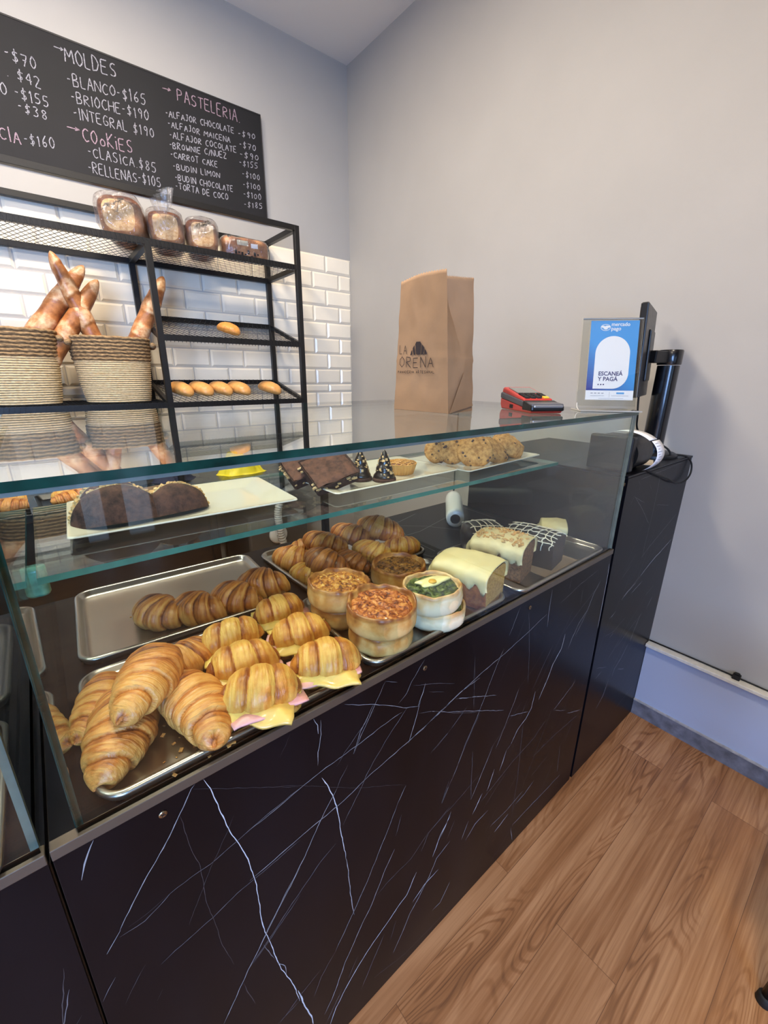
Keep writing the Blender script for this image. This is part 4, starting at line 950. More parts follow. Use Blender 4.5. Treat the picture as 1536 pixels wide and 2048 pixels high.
# chocolate chip cookies
M_cook=crumb_mat('cookie_dough',(150,100,48),(208,156,88),70); M_chip=pr('chocolate_chips',(84,54,36),.4)
def cookie(label,x,y,z,rot,R,H,seed):
    t=thing('chocolate_chip_cookie',label,'cookie',(x,y,z),0,'chocolate chip cookies on the right plate',rot=rot)
    n=44;m=14;rings=[]
    def pt(a,q):
        ang=pi*q-pi/2; r=R*max(0.004,cos(ang))**.55; zz=(H*.30*sin(ang) if q<.5 else H*.70*sin(ang))
        nn=mnoise.noise(Vector((cos(a)*r*45+seed,sin(a)*r*45,zz*40)))
        return Vector((r*cos(a)*(1+.05*nn),r*sin(a)*(1+.05*nn),zz*(1+.18*nn)+.0015*mnoise.noise(Vector((cos(a)*r*160,sin(a)*r*160,seed)))))
    for i in range(m+1): rings.append([pt(2*pi*k/n,i/m) for k in range(n)])
    mb=MB(); mb.rings(rings); mb.build('dough',M_cook,t,True)
    rn=random.Random(seed); cb=MB()
    for k in range(15):
        p=pt(rn.uniform(0,2*pi),rn.uniform(.52,.92)); s=rn.uniform(.002,.0055); 
        cb.lathe([(s*.3,-s*.3),(s,-.0002),(s*.9,s*.18),(s*.1,s*.34)],7,c=tuple(p))
    cb.build('chocolate_chips',M_chip,t,True)['kind']='stuff'
    return t
cookie('leftmost small cookie on the right plate',.955,.915,PZ+.036,(radians(62),radians(-30),radians(-35)),.040,.022,1)
cookie('second cookie from the left, standing overlapped on the right plate',.985,.880,PZ+.038,(radians(58),radians(-28),radians(-30)),.044,.024,2)
cookie('large cracked cookie in front, third from the left on the right plate',1.028,.826,PZ+.040,(radians(52),radians(-22),radians(-24)),.056,.026,3)
cookie('flat oval cookie, fourth from the left on the right plate',1.125,.832,PZ+.030,(radians(40),radians(6),radians(-10)),.056,.024,4)
cookie('rightmost domed cookie with big chocolate chips on the right plate',1.222,.848,PZ+.030,(radians(30),radians(14),radians(8)),.058,.056,5)

# ------------------------------------------------------------------ roll of plastic bags
t=thing('plastic_bag_roll','roll of clear plastic bags lying on the marble deck inside the case','plastic roll',(0,0,0))
a=Vector((1.072,.925,DZ+.033)); b=Vector((1.262,1.105,DZ+.033)); d=(b-a).normalized()
M_film=pr('white_film_roll',(232,230,226),.28,coat=.4,bump=.5,bscale=50,stretch=(6,1,1))
u=Vector((0,0,1)); v=d.cross(u)
def ringat(c,r,k=28,j=0): return [c+(u*cos(2*pi*i/k)+v*sin(2*pi*i/k))*r*(1+j*mnoise.noise(Vector((cos(2*pi*i/k)*3,sin(2*pi*i/k)*3,c.x*30)))) for i in range(k)]
mb=MB(); mb.rings([ringat(a-d*.004,.0175),ringat(a-d*.003,.027,28,.04),ringat(a,.0315,28,.04)]+[ringat(a+(b-a)*(i/10),.0325,28,.03) for i in range(1,10)]+[ringat(b,.031),ringat(b,.017)],0,False,False); mb.build('film',M_film,t,True)
mb=MB(); mb.tube([a+d*.001,b],.0165,20); mb.build('core',pr('core_dark',(46,44,44),.8),t)

# loose flakes on the trays and the ledge
def crumbs(label,pts,seed,s0=.0012,s1=.004):
    rn=random.Random(seed); mb=MB()
    for (x,y,z,sp,n) in pts:
        for k in range(n):
            s=rn.uniform(s0,s1); mb.box((-s,-s*.7,0),(s,s*.7,s*.5),0,Matrix.Translation((x+rn.uniform(-sp,sp),y+rn.uniform(-sp,sp),z+.0004))@Matrix.Rotation(rn.uniform(0,6),4,'Z'))
    o=mb.build('pastry_crumbs',crumb_mat('flake',(170,104,44),(216,160,90),80) if 'flake' not in bpy.data.materials else bpy.data.materials['flake'],None,bevel=.0004,seg=1)
    o.data.materials[0].name='flake'
    tag(o,label,'crumbs',kind='stuff')
crumbs('golden pastry flakes scattered on the floor of the half empty tray',[(.19,.88,TZ+.002,.12,26),(.20,.85,TZ+.002,.02,10)],3)
crumbs('golden pastry flakes scattered on the floor of the front tray',[(.09,.55,TZ+.002,.05,24),(.27,.58,TZ+.002,.08,20)],5)
# ------------------------------------------------------------------ work table behind, with things on and under it
TT=.920; TY=2.085
t=thing('work_table','dark stainless steel work table under the black rack against the tiled wall','table',(0,0,0))
MB().box((-1.15,TY,TT-.035),(1.30,YB-.012,TT)).build('table_top',M_tablesteel,t,bevel=.003)
MB().box((-1.15,TY+.06,.12),(.62,TY+.08,TT-.04)).build('cabinet_door',M_dark_int,t)
MB().box((-1.15,TY+.08,.10),(.62,YB-.03,.12)).build('lower_shelf',M_dark_int,t)
for x in (-1.12,.60,1.26):
    for y in (TY+.04,YB-.06): MB().bar((x,y,0),(x,y,TT-.035),.035).build('leg',M_metal_black,t)
M_yel=pr('yellow_rubber',(226,206,40),.5,var=.08,vscale=30)
def crumple(name,w,d,h,seed,mat,parent,n=46,loc=(0,0,0),rz=0,tail=0):
    vs=[];fs=[]
    for k in (1,0):
        for i in range(n+1):
            for j in range(n+1):
                a,b=i/n*2-1,j/n*2-1
                rr=math.sqrt(a*a+b*b)/max(1e-6,max(abs(a),abs(b)))
                x,y=a/max(1,rr)*1.0,b/max(1,rr)
                e=1-min(1,math.hypot(x,y))
                ed=1+.22*mnoise.noise(Vector((x*1.6+seed,y*1.6,0)))
                f=mnoise.noise(Vector((x*2.2+seed,y*4.2,seed))); g=1-abs(mnoise.noise(Vector((x*2.6+seed,y*3.4+5,seed))))*2.1
                z=h*(smoothstep(0,.42,e)*(.52+.30*f+.42*max(0,g)))*(1-tail*max(0,x)*.8)
                vs.append((x*w/2*ed,y*d/2*ed,(z if k else 0.0)+.0005))
    B=(n+1)**2
    for i in range(n):
        for j in range(n):
            a=i*(n+1)+j; b=a+n+1; fs.append((a,b,b+1,a+1)); fs.append((B+a,B+a+1,B+b+1,B+b))
    me=bpy.data.meshes.new(name); me.from_pydata(vs,[],fs); 
    return obj(name,me,mat,parent,loc,(0,0,rz),True)
o=crumple('rubber_gloves',.245,.15,.115,2,M_yel,None,loc=(.840,2.315,TT),rz=-.12,tail=.6); tag(o,'crumpled yellow rubber gloves lying on the steel table behind the case','gloves')
o=crumple('cleaning_cloth',.20,.16,.05,7,pr('dark_blue_cloth',(30,34,58),.8),None,loc=(.50,2.36,TT),rz=.3); tag(o,'dark blue cloth crumpled on the steel table, left of the yellow gloves','cloth')
o=crumple('dark_cloth',.24,.16,.06,5,pr('charcoal_cloth',(40,38,38),.85),None,loc=(.31,2.42,TT),rz=.1); tag(o,'charcoal cloth heap on the steel table left of the blue cloth','cloth')
t=thing('folded_paper_stack','small stack of brown folded paper on the steel table behind the left plate','paper',(.36,2.17,TT),.2)
for k in range(4): MB().box((-.06+.004*k,-.045,.004*k),(.06+.003*k,.045,.004*k+.0035)).build('sheet',pr('kraft_dull',(120,98,76),.8) if 'kraft_dull' not in bpy.data.materials else bpy.data.materials['kraft_dull'],t)
t=thing('black_tray','black tray with croissants on the steel table behind the left plate','tray',(.075,2.20,TT),.06)
mb=MB(); mb.rings([rrect(.27,.20,.015,4,0),rrect(.29,.22,.02,4,.022),rrect(.285,.215,.02,4,.024),rrect(.25,.18,.012,4,.006)]); mb.build('tray_body',M_black,t,auto=radians(40))
croissant(BIG[0],'top','browned croissant at the front of the black tray on the steel table',.055,2.165,TT+.008,radians(8),0,0,.78,'croissants on the black tray')
croissant(BIG[1],'sand','pale croissant behind the browned one on the black tray',.065,2.245,TT+.008,radians(2),0,0,.85,'croissants on the black tray')
# under the table
M_hose=pr('white_hose',(206,202,194),.5)
t=thing('drain_hose','white corrugated hose curling under the steel table','hose',(0,0,0))
pts=[]; ctrl=[Vector(p) for p in ((1.22,2.20,.86),(1.10,2.14,.845),(1.00,2.12,.82),(.955,2.12,.72),(.965,2.13,.60),(1.0,2.16,.45),(1.05,2.25,.30))]
def cr(c,n=26):
    out=[]
    for i in range(len(c)-1):
        p0,p1,p2,p3=c[max(0,i-1)],c[i],c[i+1],c[min(len(c)-1,i+2)]
        for k in range(n):
            q=k/n; out.append(.5*((2*p1)+(p2-p0)*q+(2*p0-5*p1+4*p2-p3)*q*q+(3*p1-p0-3*p2+p3)*q**3))
    return out+[c[-1]]
pts=cr(ctrl); mb=MB(); mb.tube(pts,[.020+.003*sin(i*2.1) for i in range(len(pts))],12); mb.build('corrugated_tube',M_hose,t,True)
t=thing('floor_machine','grey machine with a round white dial standing under the steel table','machine',(.97,2.32,0))
MB().box((-.17,-.14,.04),(.20,.28,.70)).build('housing',pr('grey_housing',(92,86,80),.5),t,bevel=.015)
mb=MB(); mb.lathe([(.055,0),(.055,.012),(.045,.018),(.001,.018)],24); mb.build('dial',M_white,t,True,loc=(.0,-.14,.56),rot=(radians(90),0,0))
t=thing('black_crate','black storage crate beside the hose under the steel table','crate',(1.06,1.55,0))
mb=MB(); mb.box((-.01,-.1,0),(.50,.34,.30)); mb.build('crate_body',M_black,t,bevel=.01)
mb=MB(); mb.box((-.02,-.11,.30),(.51,.35,.335)); mb.build('lid',M_black,t,bevel=.01)
o=crumple('plastic_film',.40,.30,.12,9,glassmat('crumpled_film',(.8,.8,.8),.10,.1,.12,(.5,.5,.5),.6,12),None,loc=(1.30,1.68,.336)); tag(o,'crumpled clear plastic film on the black crate','plastic film')

# ------------------------------------------------------------------ bread rack
RF,RB,RX,RM,RLX=2.286,2.662,1.245,.517,-1.0
t=thing('bread_rack','black metal bread rack with expanded mesh shelves standing on the steel table','rack',(0,0,0))
for x in (RLX,RM,RX):
    for y in (RF,RB): MB().bar((x,y,TT),(x,y,2.188 if x!=RM else 1.992),.026).build('post',M_metal_black,t,bevel=.001,seg=1)
def rail(p,q,w=.025): MB().bar(p,q,w).build('rail',M_metal_black,t,bevel=.001,seg=1)
for y in (RF,RB): rail((RLX,y,2.176),(RX,y,2.176))
for x in (RLX,RX): rail((x,RF,2.176),(x,RB,2.176))
rail((RLX,RF,1.992),(RX,RF,1.992)); rail((RLX,RB,1.982),(RX,RB,1.982))
for x in (RLX,RM,RX): rail((x,RF,1.990),(x,RB,1.984))
for za,zb in ((1.608,1.727),(1.303,1.402)):
    rail((RM,RF,za),(RX,RF,za)); rail((RM,RB,zb),(RX,RB,zb))
    for x in (RM,RX): rail((x,RF,za),(x,RB,zb),.02)
rail((RLX,RF,1.303),(RM,RF,1.303)); rail((RLX,RB,1.303),(RM,RB,1.303)); rail((RM,RF,1.303),(RM,RB,1.303))
def mesh_shelf(x0,x1,za,zb,pitch=.027,rows=12,hang=.0):
    mb=MB(); w=.0026; th=.0010
    dy=(RB-RF)/rows
    nx=int((x1-x0)/pitch*2)
    for r in range(rows):
        for sgn in (r%2,):
            y0=RF+dy*r; 
            pts=[]
            for i in range(nx+1):
                u=(i%2) if sgn==0 else 1-(i%2)
                yy=y0+dy*(.5+(u-.5)*1.0)*1.0
                q=(yy-RF)/(RB-RF); pts.append((x0+(x1-x0)*i/nx,yy,za+(zb-za)*q+.0135))
            if True:
                vs=[];fs=[]
                for i,p in enumerate(pts):
                    vs+=[(p[0],p[1]-w/2,p[2]+th),(p[0],p[1]+w/2,p[2]+th),(p[0],p[1]+w/2,p[2]-th),(p[0],p[1]-w/2,p[2]-th)]
                    if i:
                        b=4*i
                        for k in range(4): k2=(k+1)%4; fs.append((b-4+k,b-4+k2,b+k2,b+k))
                mb.add(vs,fs)
    # toothed lip folded down over the front rail
    n=int((x1-x0)/.017)
    for i in range(n):
        x=x0+(x1-x0)*(i+.5)/n
        mb.add([(x-.008,RF-.0145,za+.014),(x+.008,RF-.0145,za+.014),(x,RF-.0145,za-.020),(x-.008,RF-.0128,za+.014),(x+.008,RF-.0128,za+.014),(x,RF-.0128,za-.020)],[(0,1,2),(5,4,3),(0,3,4,1),(1,4,5,2),(2,5,3,0)])
    return mb.build('mesh_shelf',M_metal_black,t)
mesh_shelf(RLX,RX-.014,1.990,1.982); mesh_shelf(RM+.012,RX-.012,1.608,1.727); mesh_shelf(RM+.012,RX-.012,1.303,1.402); mesh_shelf(RLX,RM-.012,1.303,1.303)

# ------------------------------------------------------------------ rope baskets and baguettes
def rope_mat(name,c0,c1,sc):
    m,nt,out=newmat(name); b=N(nt,'ShaderNodeBsdfPrincipled'); L(nt,b.outputs[0],out.inputs[0])
    tc=N(nt,'ShaderNodeTexCoord'); n=N(nt,'ShaderNodeTexNoise'); n.inputs['Scale'].default_value=sc; n.inputs['Detail'].default_value=5
    mp=N(nt,'ShaderNodeMapping'); mp.inputs['Scale'].default_value=(1,1,2.5); L(nt,tc.outputs['Object'],mp.inputs[0]); L(nt,mp.outputs[0],n.inputs[0])
    r=N(nt,'ShaderNodeValToRGB'); cr_=r.color_ramp; cr_.elements[0].position=.3; cr_.elements[0].color=S(c0); cr_.elements[1].position=.7; cr_.elements[1].color=S(c1); L(nt,n.outputs[0],r.inputs[0]); L(nt,r.outputs[0],b.inputs['Base Color']); b.inputs['Roughness'].default_value=.85
    bp=N(nt,'ShaderNodeBump'); bp.inputs['Strength'].default_value=.4; bp.inputs['Distance'].default_value=.002; L(nt,n.outputs[0],bp.inputs['Height']); L(nt,bp.outputs[0],b.inputs['Normal'])
    return m
M_rope_c=rope_mat('cream_rope',(186,160,116),(222,200,158),90); M_rope_b=rope_mat('brown_jute_rope',(104,82,54),(172,140,98),80)
def basket(label,cx,cy,z,w,d,h,seed):
    t=thing('rope_basket',label,'basket',(cx,cy,z),0,'two tone rope baskets on the rack')
    nv=120
    def sec(q,off=0):
        s=.80+.20*q**.7; a=w/2*s+off; b=d/2*s+off
        return a,b
    def ringz(z0,a,b,n2=0):
        return [((abs(cos(2*pi*k/nv))**.8*(1 if cos(2*pi*k/nv)>0 else -1))*a+n2*0,(abs(sin(2*pi*k/nv))**.8*(1 if sin(2*pi*k/nv)>0 else -1))*b,z0) for k in range(nv)]
    def coils(name,q0,q1,nc,rad,mat,braid):
        mb=MB(); H=h/ (1)
        R=[]
        for i in range(nc):
            zc=h*(q0+(q1-q0)*(i+.5)/nc); dz=h*(q1-q0)/nc
            for s in (-.48,-.25,0,.25,.48):
                bul=rad*(math.sqrt(max(0,1-(2*s)**2)))
                a,b=sec(zc/h,bul); rr=ringz(zc+dz*s,a,b)
                if braid:
                    rr=[(x*(1+.010*sin(k*2*pi*26/nv+i*1.6+s*5)),y*(1+.010*sin(k*2*pi*26/nv+i*1.6+s*5)),zz+.0012*sin(k*2*pi*26/nv+i*1.6)) for k,(x,y,zz) in enumerate(rr)]
                else:
                    rr=[(x+.0015*mnoise.noise(Vector((x*30,y*30,i+seed))),y,zz+.0012*mnoise.noise(Vector((x*14,y*14,i*2+seed)))) for x,y,zz in rr]
                R.append(rr)
        a,b=sec(q1,-rad*.6); R.append(ringz(h*q1-.001,a,b))
        a,b=sec(q0,-rad*.8); R.append(ringz(h*q0+.004,a,b))
        mb.rings(R,0,q0==0,q0==0 or False); return mb.build(name,mat,t,True)
    coils('cream_body',0,.64,20,.006,M_rope_c,False); coils('braided_band',.64,1.0,7,.0085,M_rope_b,True)
    for sx in (-1,1):
        mb=MB(); a,b=sec(.95,.006)
        P=[(sx*(a+.016*sin(pi*k/12)),-.075+.15*k/12,h*.90-.006*sin(pi*k/12)) for k in range(13)]
        mb.tube(P,[.012+.0015*sin(k*2.5) for k in range(13)],10); mb.build('handle',M_rope_b,t,True)
    return t
BZ=1.3195
basket('right rope basket, cream below a brown braided band, beside the rack post',.330,2.440,BZ,.315,.270,.285,1)
basket('left rope basket, cut off by the left edge of the photo',-.035,2.440,BZ,.335,.275,.300,2)
def baguette(label,base,tip,r,seed,group='baguettes standing in the rope baskets',slash=4):
    base=Vector(base); tip=Vector(tip); Lg=(tip-base).length; nu,nv=120,32; vs=[];br=[];uv=[]
    for i in range(nu+1):
        q=i/nu
        env=(1-abs(2*q-1)**5.0)**.55; env=max(env,.06); env*=.80+.20*sin(pi*q)
        for k in range(nv):
            ph=2*pi*k/nv
            sl=(q*slash*1.15+.16*sin(ph+seed))%1.0
            band=smoothstep(.04,.16,sl)*(1-smoothstep(.50,.72,sl)); up_=abs(cos(ph))**.5
            n_=mnoise.noise(Vector((q*9+seed,cos(ph)*1.2,sin(ph)*1.2)))
            rr=r*env*(1+.15*band*up_+.07*n_)
            bend=.012*sin(pi*q)*sin(seed)
            vs.append((rr*cos(ph)+bend,rr*sin(ph),q*Lg)); 
            br.append(max(0,min(1,.66-.52*band*up_*(.75+.6*n_)+.2*n_+.12*mnoise.noise(Vector((q*60,cos(ph)*6,sin(ph)*6+seed)))))); uv.append((q*Lg,k/nv))
    fs=[]
    for i in range(nu):
        for k in range(nv): k2=(k+1)%nv; fs.append((i*nv+k,i*nv+k2,(i+1)*nv+k2,(i+1)*nv+k))
    fs.append(tuple(range(nv))[::-1]); fs.append(tuple(nu*nv+k for k in range(nv)))
    me=bpy.data.meshes.new('baguette'); me.from_pydata(vs,[],fs); fin(me,uv,br)
    o=obj('baguette',me,M_cro['bag']); o.location=base; o.rotation_euler=(tip-base).to_track_quat('Z','Y').to_euler()
    tag(o,label,'baguette',group); return o
baguette('leftmost baguette of the left basket, leaning right behind the crossing one',(-.12,2.43,1.36),(.286,2.45,1.895),.041,1)
baguette('middle baguette of the left basket, mostly hidden by its neighbours',(-.04,2.48,1.36),(.235,2.49,1.80),.038,2)
baguette('short rounded baguette leaning right out of the left basket',(.0,2.40,1.36),(.326,2.43,1.842),.037,3)
baguette('tall pointed baguette crossing to the left out of the right basket',(.330,2.415,1.40),(.172,2.405,1.925),.034,4)
baguette('baguette with pale floury slashes leaning right out of the right basket',(.335,2.43,1.40),(.602,2.44,1.892),.038,5)

# ------------------------------------------------------------------ buns on the tilted shelves
def bun_mesh(seed):
    return croissant_mesh('bread_roll',.150,.040,.02,.45,seed,.02,.80,.02,60,36,flat=.55,power=.5)
BN=[bun_mesh(s) for s in (31,32)]
th=math.atan2(1.402-1.303,RB-RF); th2=math.atan2(1.727-1.608,RB-RF)
for i,(x,lb) in enumerate(((.592,'leftmost golden roll on the lowest tilted shelf, beside the rack post'),(.690,'second golden roll from the left on the lowest tilted shelf'),(.790,'third golden roll from the left on the lowest tilted shelf'),(.888,'fourth golden roll from the left on the lowest tilted shelf'),(1.068,'golden roll lying apart at the right of the lowest tilted shelf'))):
    o=bpy.data.objects.new('bread_roll',BN[i%2].copy()); COL.objects.link(o); o.data.materials.append(M_cro['bun'])
    o.location=(x,2.365,1.3015+.016+.018+.02); o.rotation_euler=(0,0,radians(118)); o.rotation_euler=(Matrix.Rotation(th,4,'X')@Matrix.Rotation(radians(118),4,'Z')).to_euler()
    tag(o,lb,'bread roll','golden rolls on the lowest shelf')
o=bpy.data.objects.new('bread_roll',BN[0].copy()); COL.objects.link(o); o.data.materials.append(M_cro['rear'])
o.location=(.872,2.385,1.608+.0315+.0165); o.rotation_euler=(Matrix.Rotation(th2,4,'X')@Matrix.Rotation(radians(122),4,'Z')).to_euler(); o.scale=(.9,.9,.9)
tag(o,'single dark crusted roll on the upper tilted shelf','bread roll')

# ------------------------------------------------------------------ bagged loaves on the top shelf
M_bagfilm=glassmat('clear_bread_bag',(.97,.96,.95),.07,.06,.05,(.9,.88,.86),.9,26)
M_loafcrust=pastry('sliced_loaf_crust',(206,150,92),(150,92,46),(66,34,20),stri=0,bumps=.25,bias=.05)
M_loafface=crumb_mat('loaf_face',(196,150,96),(230,196,146),70)
def bagged_loaf(label,x,y,z,w,h,Lg,rz,seed,tail=(.02,.07)):
    t=thing('bagged_loaf',label,'bread',(x,y,z),rz,'bread loaves in clear bags on the top shelf')
    n=30;nv=48;vs=[];br=[];uv=[]
    def sec(k):
        a=2*pi*k/nv; c,s=cos(a),sin(a)
        X=w/2*(abs(c)**.62)*(1 if c>0 else -1); Z=h/2*(abs(s)**.62)*(1 if s>0 else -1)
        if s>0: X*=1+.10*s; 
        return X,Z+h/2
    for i in range(n+1):
        q=i/n; e=1-.30*abs(2*q-1)**8
        for k in range(nv):
            X,Z=sec(k); n_=mnoise.noise(Vector((X*22+seed,q*3,Z*22)))
            vs.append((X*e*(1+.04*n_),Lg*(q-.5),(Z-h/2)*e*(1+.05*n_)+h/2)); 
            br.append(max(0,min(1,.35+.45*(Z/h)**2+.2*n_))); uv.append((q,k/nv))
    fs=[]
    for i in range(n):
        for k in range(nv): k2=(k+1)%nv; fs.append((i*nv+k,i*nv+k2,(i+1)*nv+k2,(i+1)*nv+k))
    fs.append(tuple(range(nv))[::-1]); fs.append(tuple(n*nv+k for k in range(nv)))
    me=bpy.data.meshes.new('loaf'); me.from_pydata(vs,[],fs); fin(me,uv,br)
    lo=obj('loaf',me,[M_loafcrust,M_loafface],t)
    for p in me.polygons:
        if len(p.vertices)>4: p.material_index=1
    # bag: loose skin gathered to a knot at the front
    R=[]; m=26
    for i in range(m+1):
        q=i/m
        ring=[]
        for k in range(nv):
            X,Z=sec(k); a=2*pi*k/nv
            n_=mnoise.noise(Vector((X*40+seed,q*8,Z*40)))
            if q<.62:
                f=1.05+.05*n_; yy=Lg*(.52-q/.62*1.02)
                ring.append((X*f,yy,(Z-h/2)*f+h/2+.002))
            else:
                u_=(q-.62)/.38; f=(1-u_)**.9*(1.05+.20*sin(a*9+seed)*min(1,u_*2)*.5)+.045
                yy=-Lg*.5-.004-.040*u_**.8+.006*sin(a*9+seed)*(1-u_)
                ring.append((X*f,yy,(Z-h/2)*f+h/2+tail[0]*u_))
        R.append(ring)
    kn=R[-1]; c=sum((Vector(p) for p in kn),Vector())/nv
    for u_,rad,dz,dy in ((.3,.012,.012,-.012),(.65,.030,.035,-.024),(1.0,.042,tail[1],-.030)):
        R.append([(c.x+rad*cos(2*pi*k/nv)*(1+.3*sin(k*2*pi*7/nv+seed)),c.y+dy+rad*.35*sin(2*pi*k/nv)*(1+.3*sin(k*2*pi*5/nv)),c.z+dz+rad*.5*sin(2*pi*k/nv+1)) for k in range(nv)])
    R=[[(x,y,max(.0008,zz)) for x,y,zz in r] for r in R]
    mb=MB(); mb.rings(R,0,True,False); mb.build('clear_bag',M_bagfilm,t,True,fix=False)
    return t
LZ2=2.0065
bagged_loaf('leftmost bagged loaf on the top shelf, largest, with a gathered bag end',.478,2.46,LZ2,.170,.165,.25,radians(-20),1,(-.005,.015))
bagged_loaf('second bagged loaf from the left, its bag tail standing up',.652,2.465,LZ2,.145,.145,.25,radians(-16),2,(.02,.095))
bagged_loaf('third bagged loaf from the left on the top shelf',.808,2.46,LZ2,.140,.140,.25,radians(-14),3,(-.005,.0))
t=thing('wrapped_loaf','rightmost wrapped loaf on the top shelf, with labels on its side','bread',(1.012,2.425,LZ2),radians(-6))
mb=MB(); rr=[]
for i in range(25):
    q=i/24; e=1-.25*abs(2*q-1)**8; rr.append([((q-.5)*.225,.055*e*(abs(cos(a))**.6)*(1 if cos(a)>0 else -1),(.052*e*(abs(sin(a))**.6)*(1 if sin(a)>0 else -1)+.056)*(1+.06*mnoise.noise(Vector((q*5,a,3))))) for a in [2*pi*k/40 for k in range(40)]])
mb.rings(rr); o=mb.build('loaf',M_loafcrust,t,True); a_=o.data.attributes.new('brown','FLOAT','POINT'); a_.data.foreach_set('value',[max(0,min(1,.35+.5*mnoise.noise(Vector(v.co)*30))) for v in o.data.vertices]); o.data.uv_layers.new(name='UVMap')
mb=MB(); mb.rings([[(x*1.03,y*1.05,max(.0006,(z-.052)*1.05+.053)) for x,y,z in r] for r in rr]); mb.build('clear_bag',M_bagfilm,t,True,fix=False)
MB().box((-.050,-.0565,.066),(.005,-.0555,.088)).build('paper_label',pr('grey_label',(168,166,150),.5),t)
MB().box((.020,-.0565,.060),(.055,-.0555,.080)).build('white_label',M_paper,t)
mb=MB()
for k in range(9): mb.box((-.080+.016*k,-.0568,.018+.006*(k%3)),(-.070+.016*k,-.0560,.024+.012*(k%2)+.006*(k%3)))
mb.build('printed_marks',M_dull,t)
crumple('dark_bag_end',.03,.03,.03,3,M_dull,t,12,(-.082,-.035,.082))

# ------------------------------------------------------------------ chalkboard
G_={'A':[[(0,0),(.5,1),(1,0)],[(.2,.4),(.8,.4)]],'B':[[(0,0),(0,1),(.7,.95),(.75,.6),(0,.52),(.85,.42),(.85,.08),(0,0)]],'C':[[(.95,.85),(.55,1),(.08,.7),(.05,.3),(.5,0),(.95,.15)]],
'D':[[(0,0),(0,1),(.6,.9),(.95,.5),(.6,.08),(0,0)]],'E':[[(.9,1),(0,1),(0,0),(.9,0)],[(0,.52),(.7,.52)]],'F':[[(.9,1),(0,1),(0,0)],[(0,.52),(.7,.52)]],'G':[[(.9,.85),(.5,1),(.05,.65),(.1,.2),(.5,0),(.92,.15),(.92,.45),(.55,.45)]],
'H':[[(0,0),(0,1)],[(1,0),(1,1)],[(0,.5),(1,.5)]],'I':[[(.5,0),(.5,1)]],'i':[[(.5,0),(.5,.62)],[(.45,.85),(.55,.9)]],'J':[[(.3,1),(1,1)],[(.75,1),(.75,.2),(.4,0),(.05,.2)]],'K':[[(0,0),(0,1)],[(.9,1),(0,.45),(.95,0)]],
'L':[[(0,1),(0,0),(.9,0)]],'M':[[(0,0),(.1,1),(.5,.35),(.9,1),(1,0)]],'N':[[(0,0),(0,1),(1,0),(1,1)]],'O':[[(.5,1),(.05,.7),(.05,.3),(.5,0),(.95,.3),(.95,.7),(.5,1)]],'o':[[(.5,.62),(.1,.4),(.15,.1),(.5,0),(.85,.1),(.9,.4),(.5,.62)]],
'P':[[(0,0),(0,1),(.8,.92),(.85,.6),(0,.48)]],'R':[[(0,0),(0,1),(.8,.92),(.8,.6),(0,.5),(.9,0)]],'S':[[(.9,.88),(.5,1),(.1,.8),(.2,.58),(.8,.42),(.88,.15),(.45,0),(.05,.12)]],'T':[[(0,1),(1,1)],[(.5,1),(.5,0)]],
'U':[[(0,1),(.05,.2),(.5,0),(.95,.2),(1,1)]],'V':[[(0,1),(.5,0),(1,1)]],'W':[[(0,1),(.25,0),(.5,.65),(.75,0),(1,1)]],'X':[[(0,0),(1,1)],[(0,1),(1,0)]],'Z':[[(0,1),(1,1),(0,0),(1,0)]],'Y':[[(0,1),(.5,.5),(1,1)],[(.5,.5),(.5,0)]],
'0':[[(.5,1),(.1,.7),(.1,.3),(.5,0),(.9,.3),(.9,.7),(.5,1)]],'1':[[(.2,.75),(.6,1),(.6,0)]],'2':[[(.05,.8),(.5,1),(.9,.75),(.05,0),(.95,0)]],'3':[[(.1,.92),(.6,1),(.85,.75),(.4,.53),(.9,.3),(.55,0),(.05,.1)]],'4':[[(.7,0),(.7,1),(0,.35),(1,.35)]],
'5':[[(.9,1),(.2,1),(.12,.55),(.7,.6),(.9,.3),(.55,0),(.05,.1)]],'6':[[(.8,1),(.25,.6),(.1,.25),(.5,0),(.9,.25),(.6,.5),(.15,.35)]],'7':[[(.05,1),(.95,1),(.4,0)],[(.25,.5),(.8,.5)]],'8':[[(.5,.53),(.12,.75),(.5,1),(.88,.75),(.5,.53),(.08,.25),(.5,0),(.92,.25),(.5,.53)]],'9':[[(.85,.65),(.5,.45),(.12,.72),(.5,1),(.88,.75),(.7,0)]],
'$':[[(.9,.8),(.5,.92),(.12,.75),(.25,.55),(.78,.42),(.85,.2),(.45,.08),(.08,.18)],[(.5,1.08),(.5,-.08)]],'-':[[(.05,.5),(.8,.52)]],'.':[[(.4,.02),(.5,.06)]],'/':[[(0,-.05),(1,1.05)]],'>':[[(0,.5),(1,.5)],[(.68,.78),(1,.5),(.68,.22)]],'~':[[(0,.4),(.3,.7),(.65,.4),(1,.7)]],' ':[]}
G_['Ñ']=G_['N']+[[(.1,1.2),(.35,1.32),(.65,1.18),(.9,1.3)]]
WD={'I':.32,'i':.3,'.':.3,'1':.55,'-':.62,'M':1.25,'W':1.25,' ':.62,'J':.8,'L':.8,'/':.6}
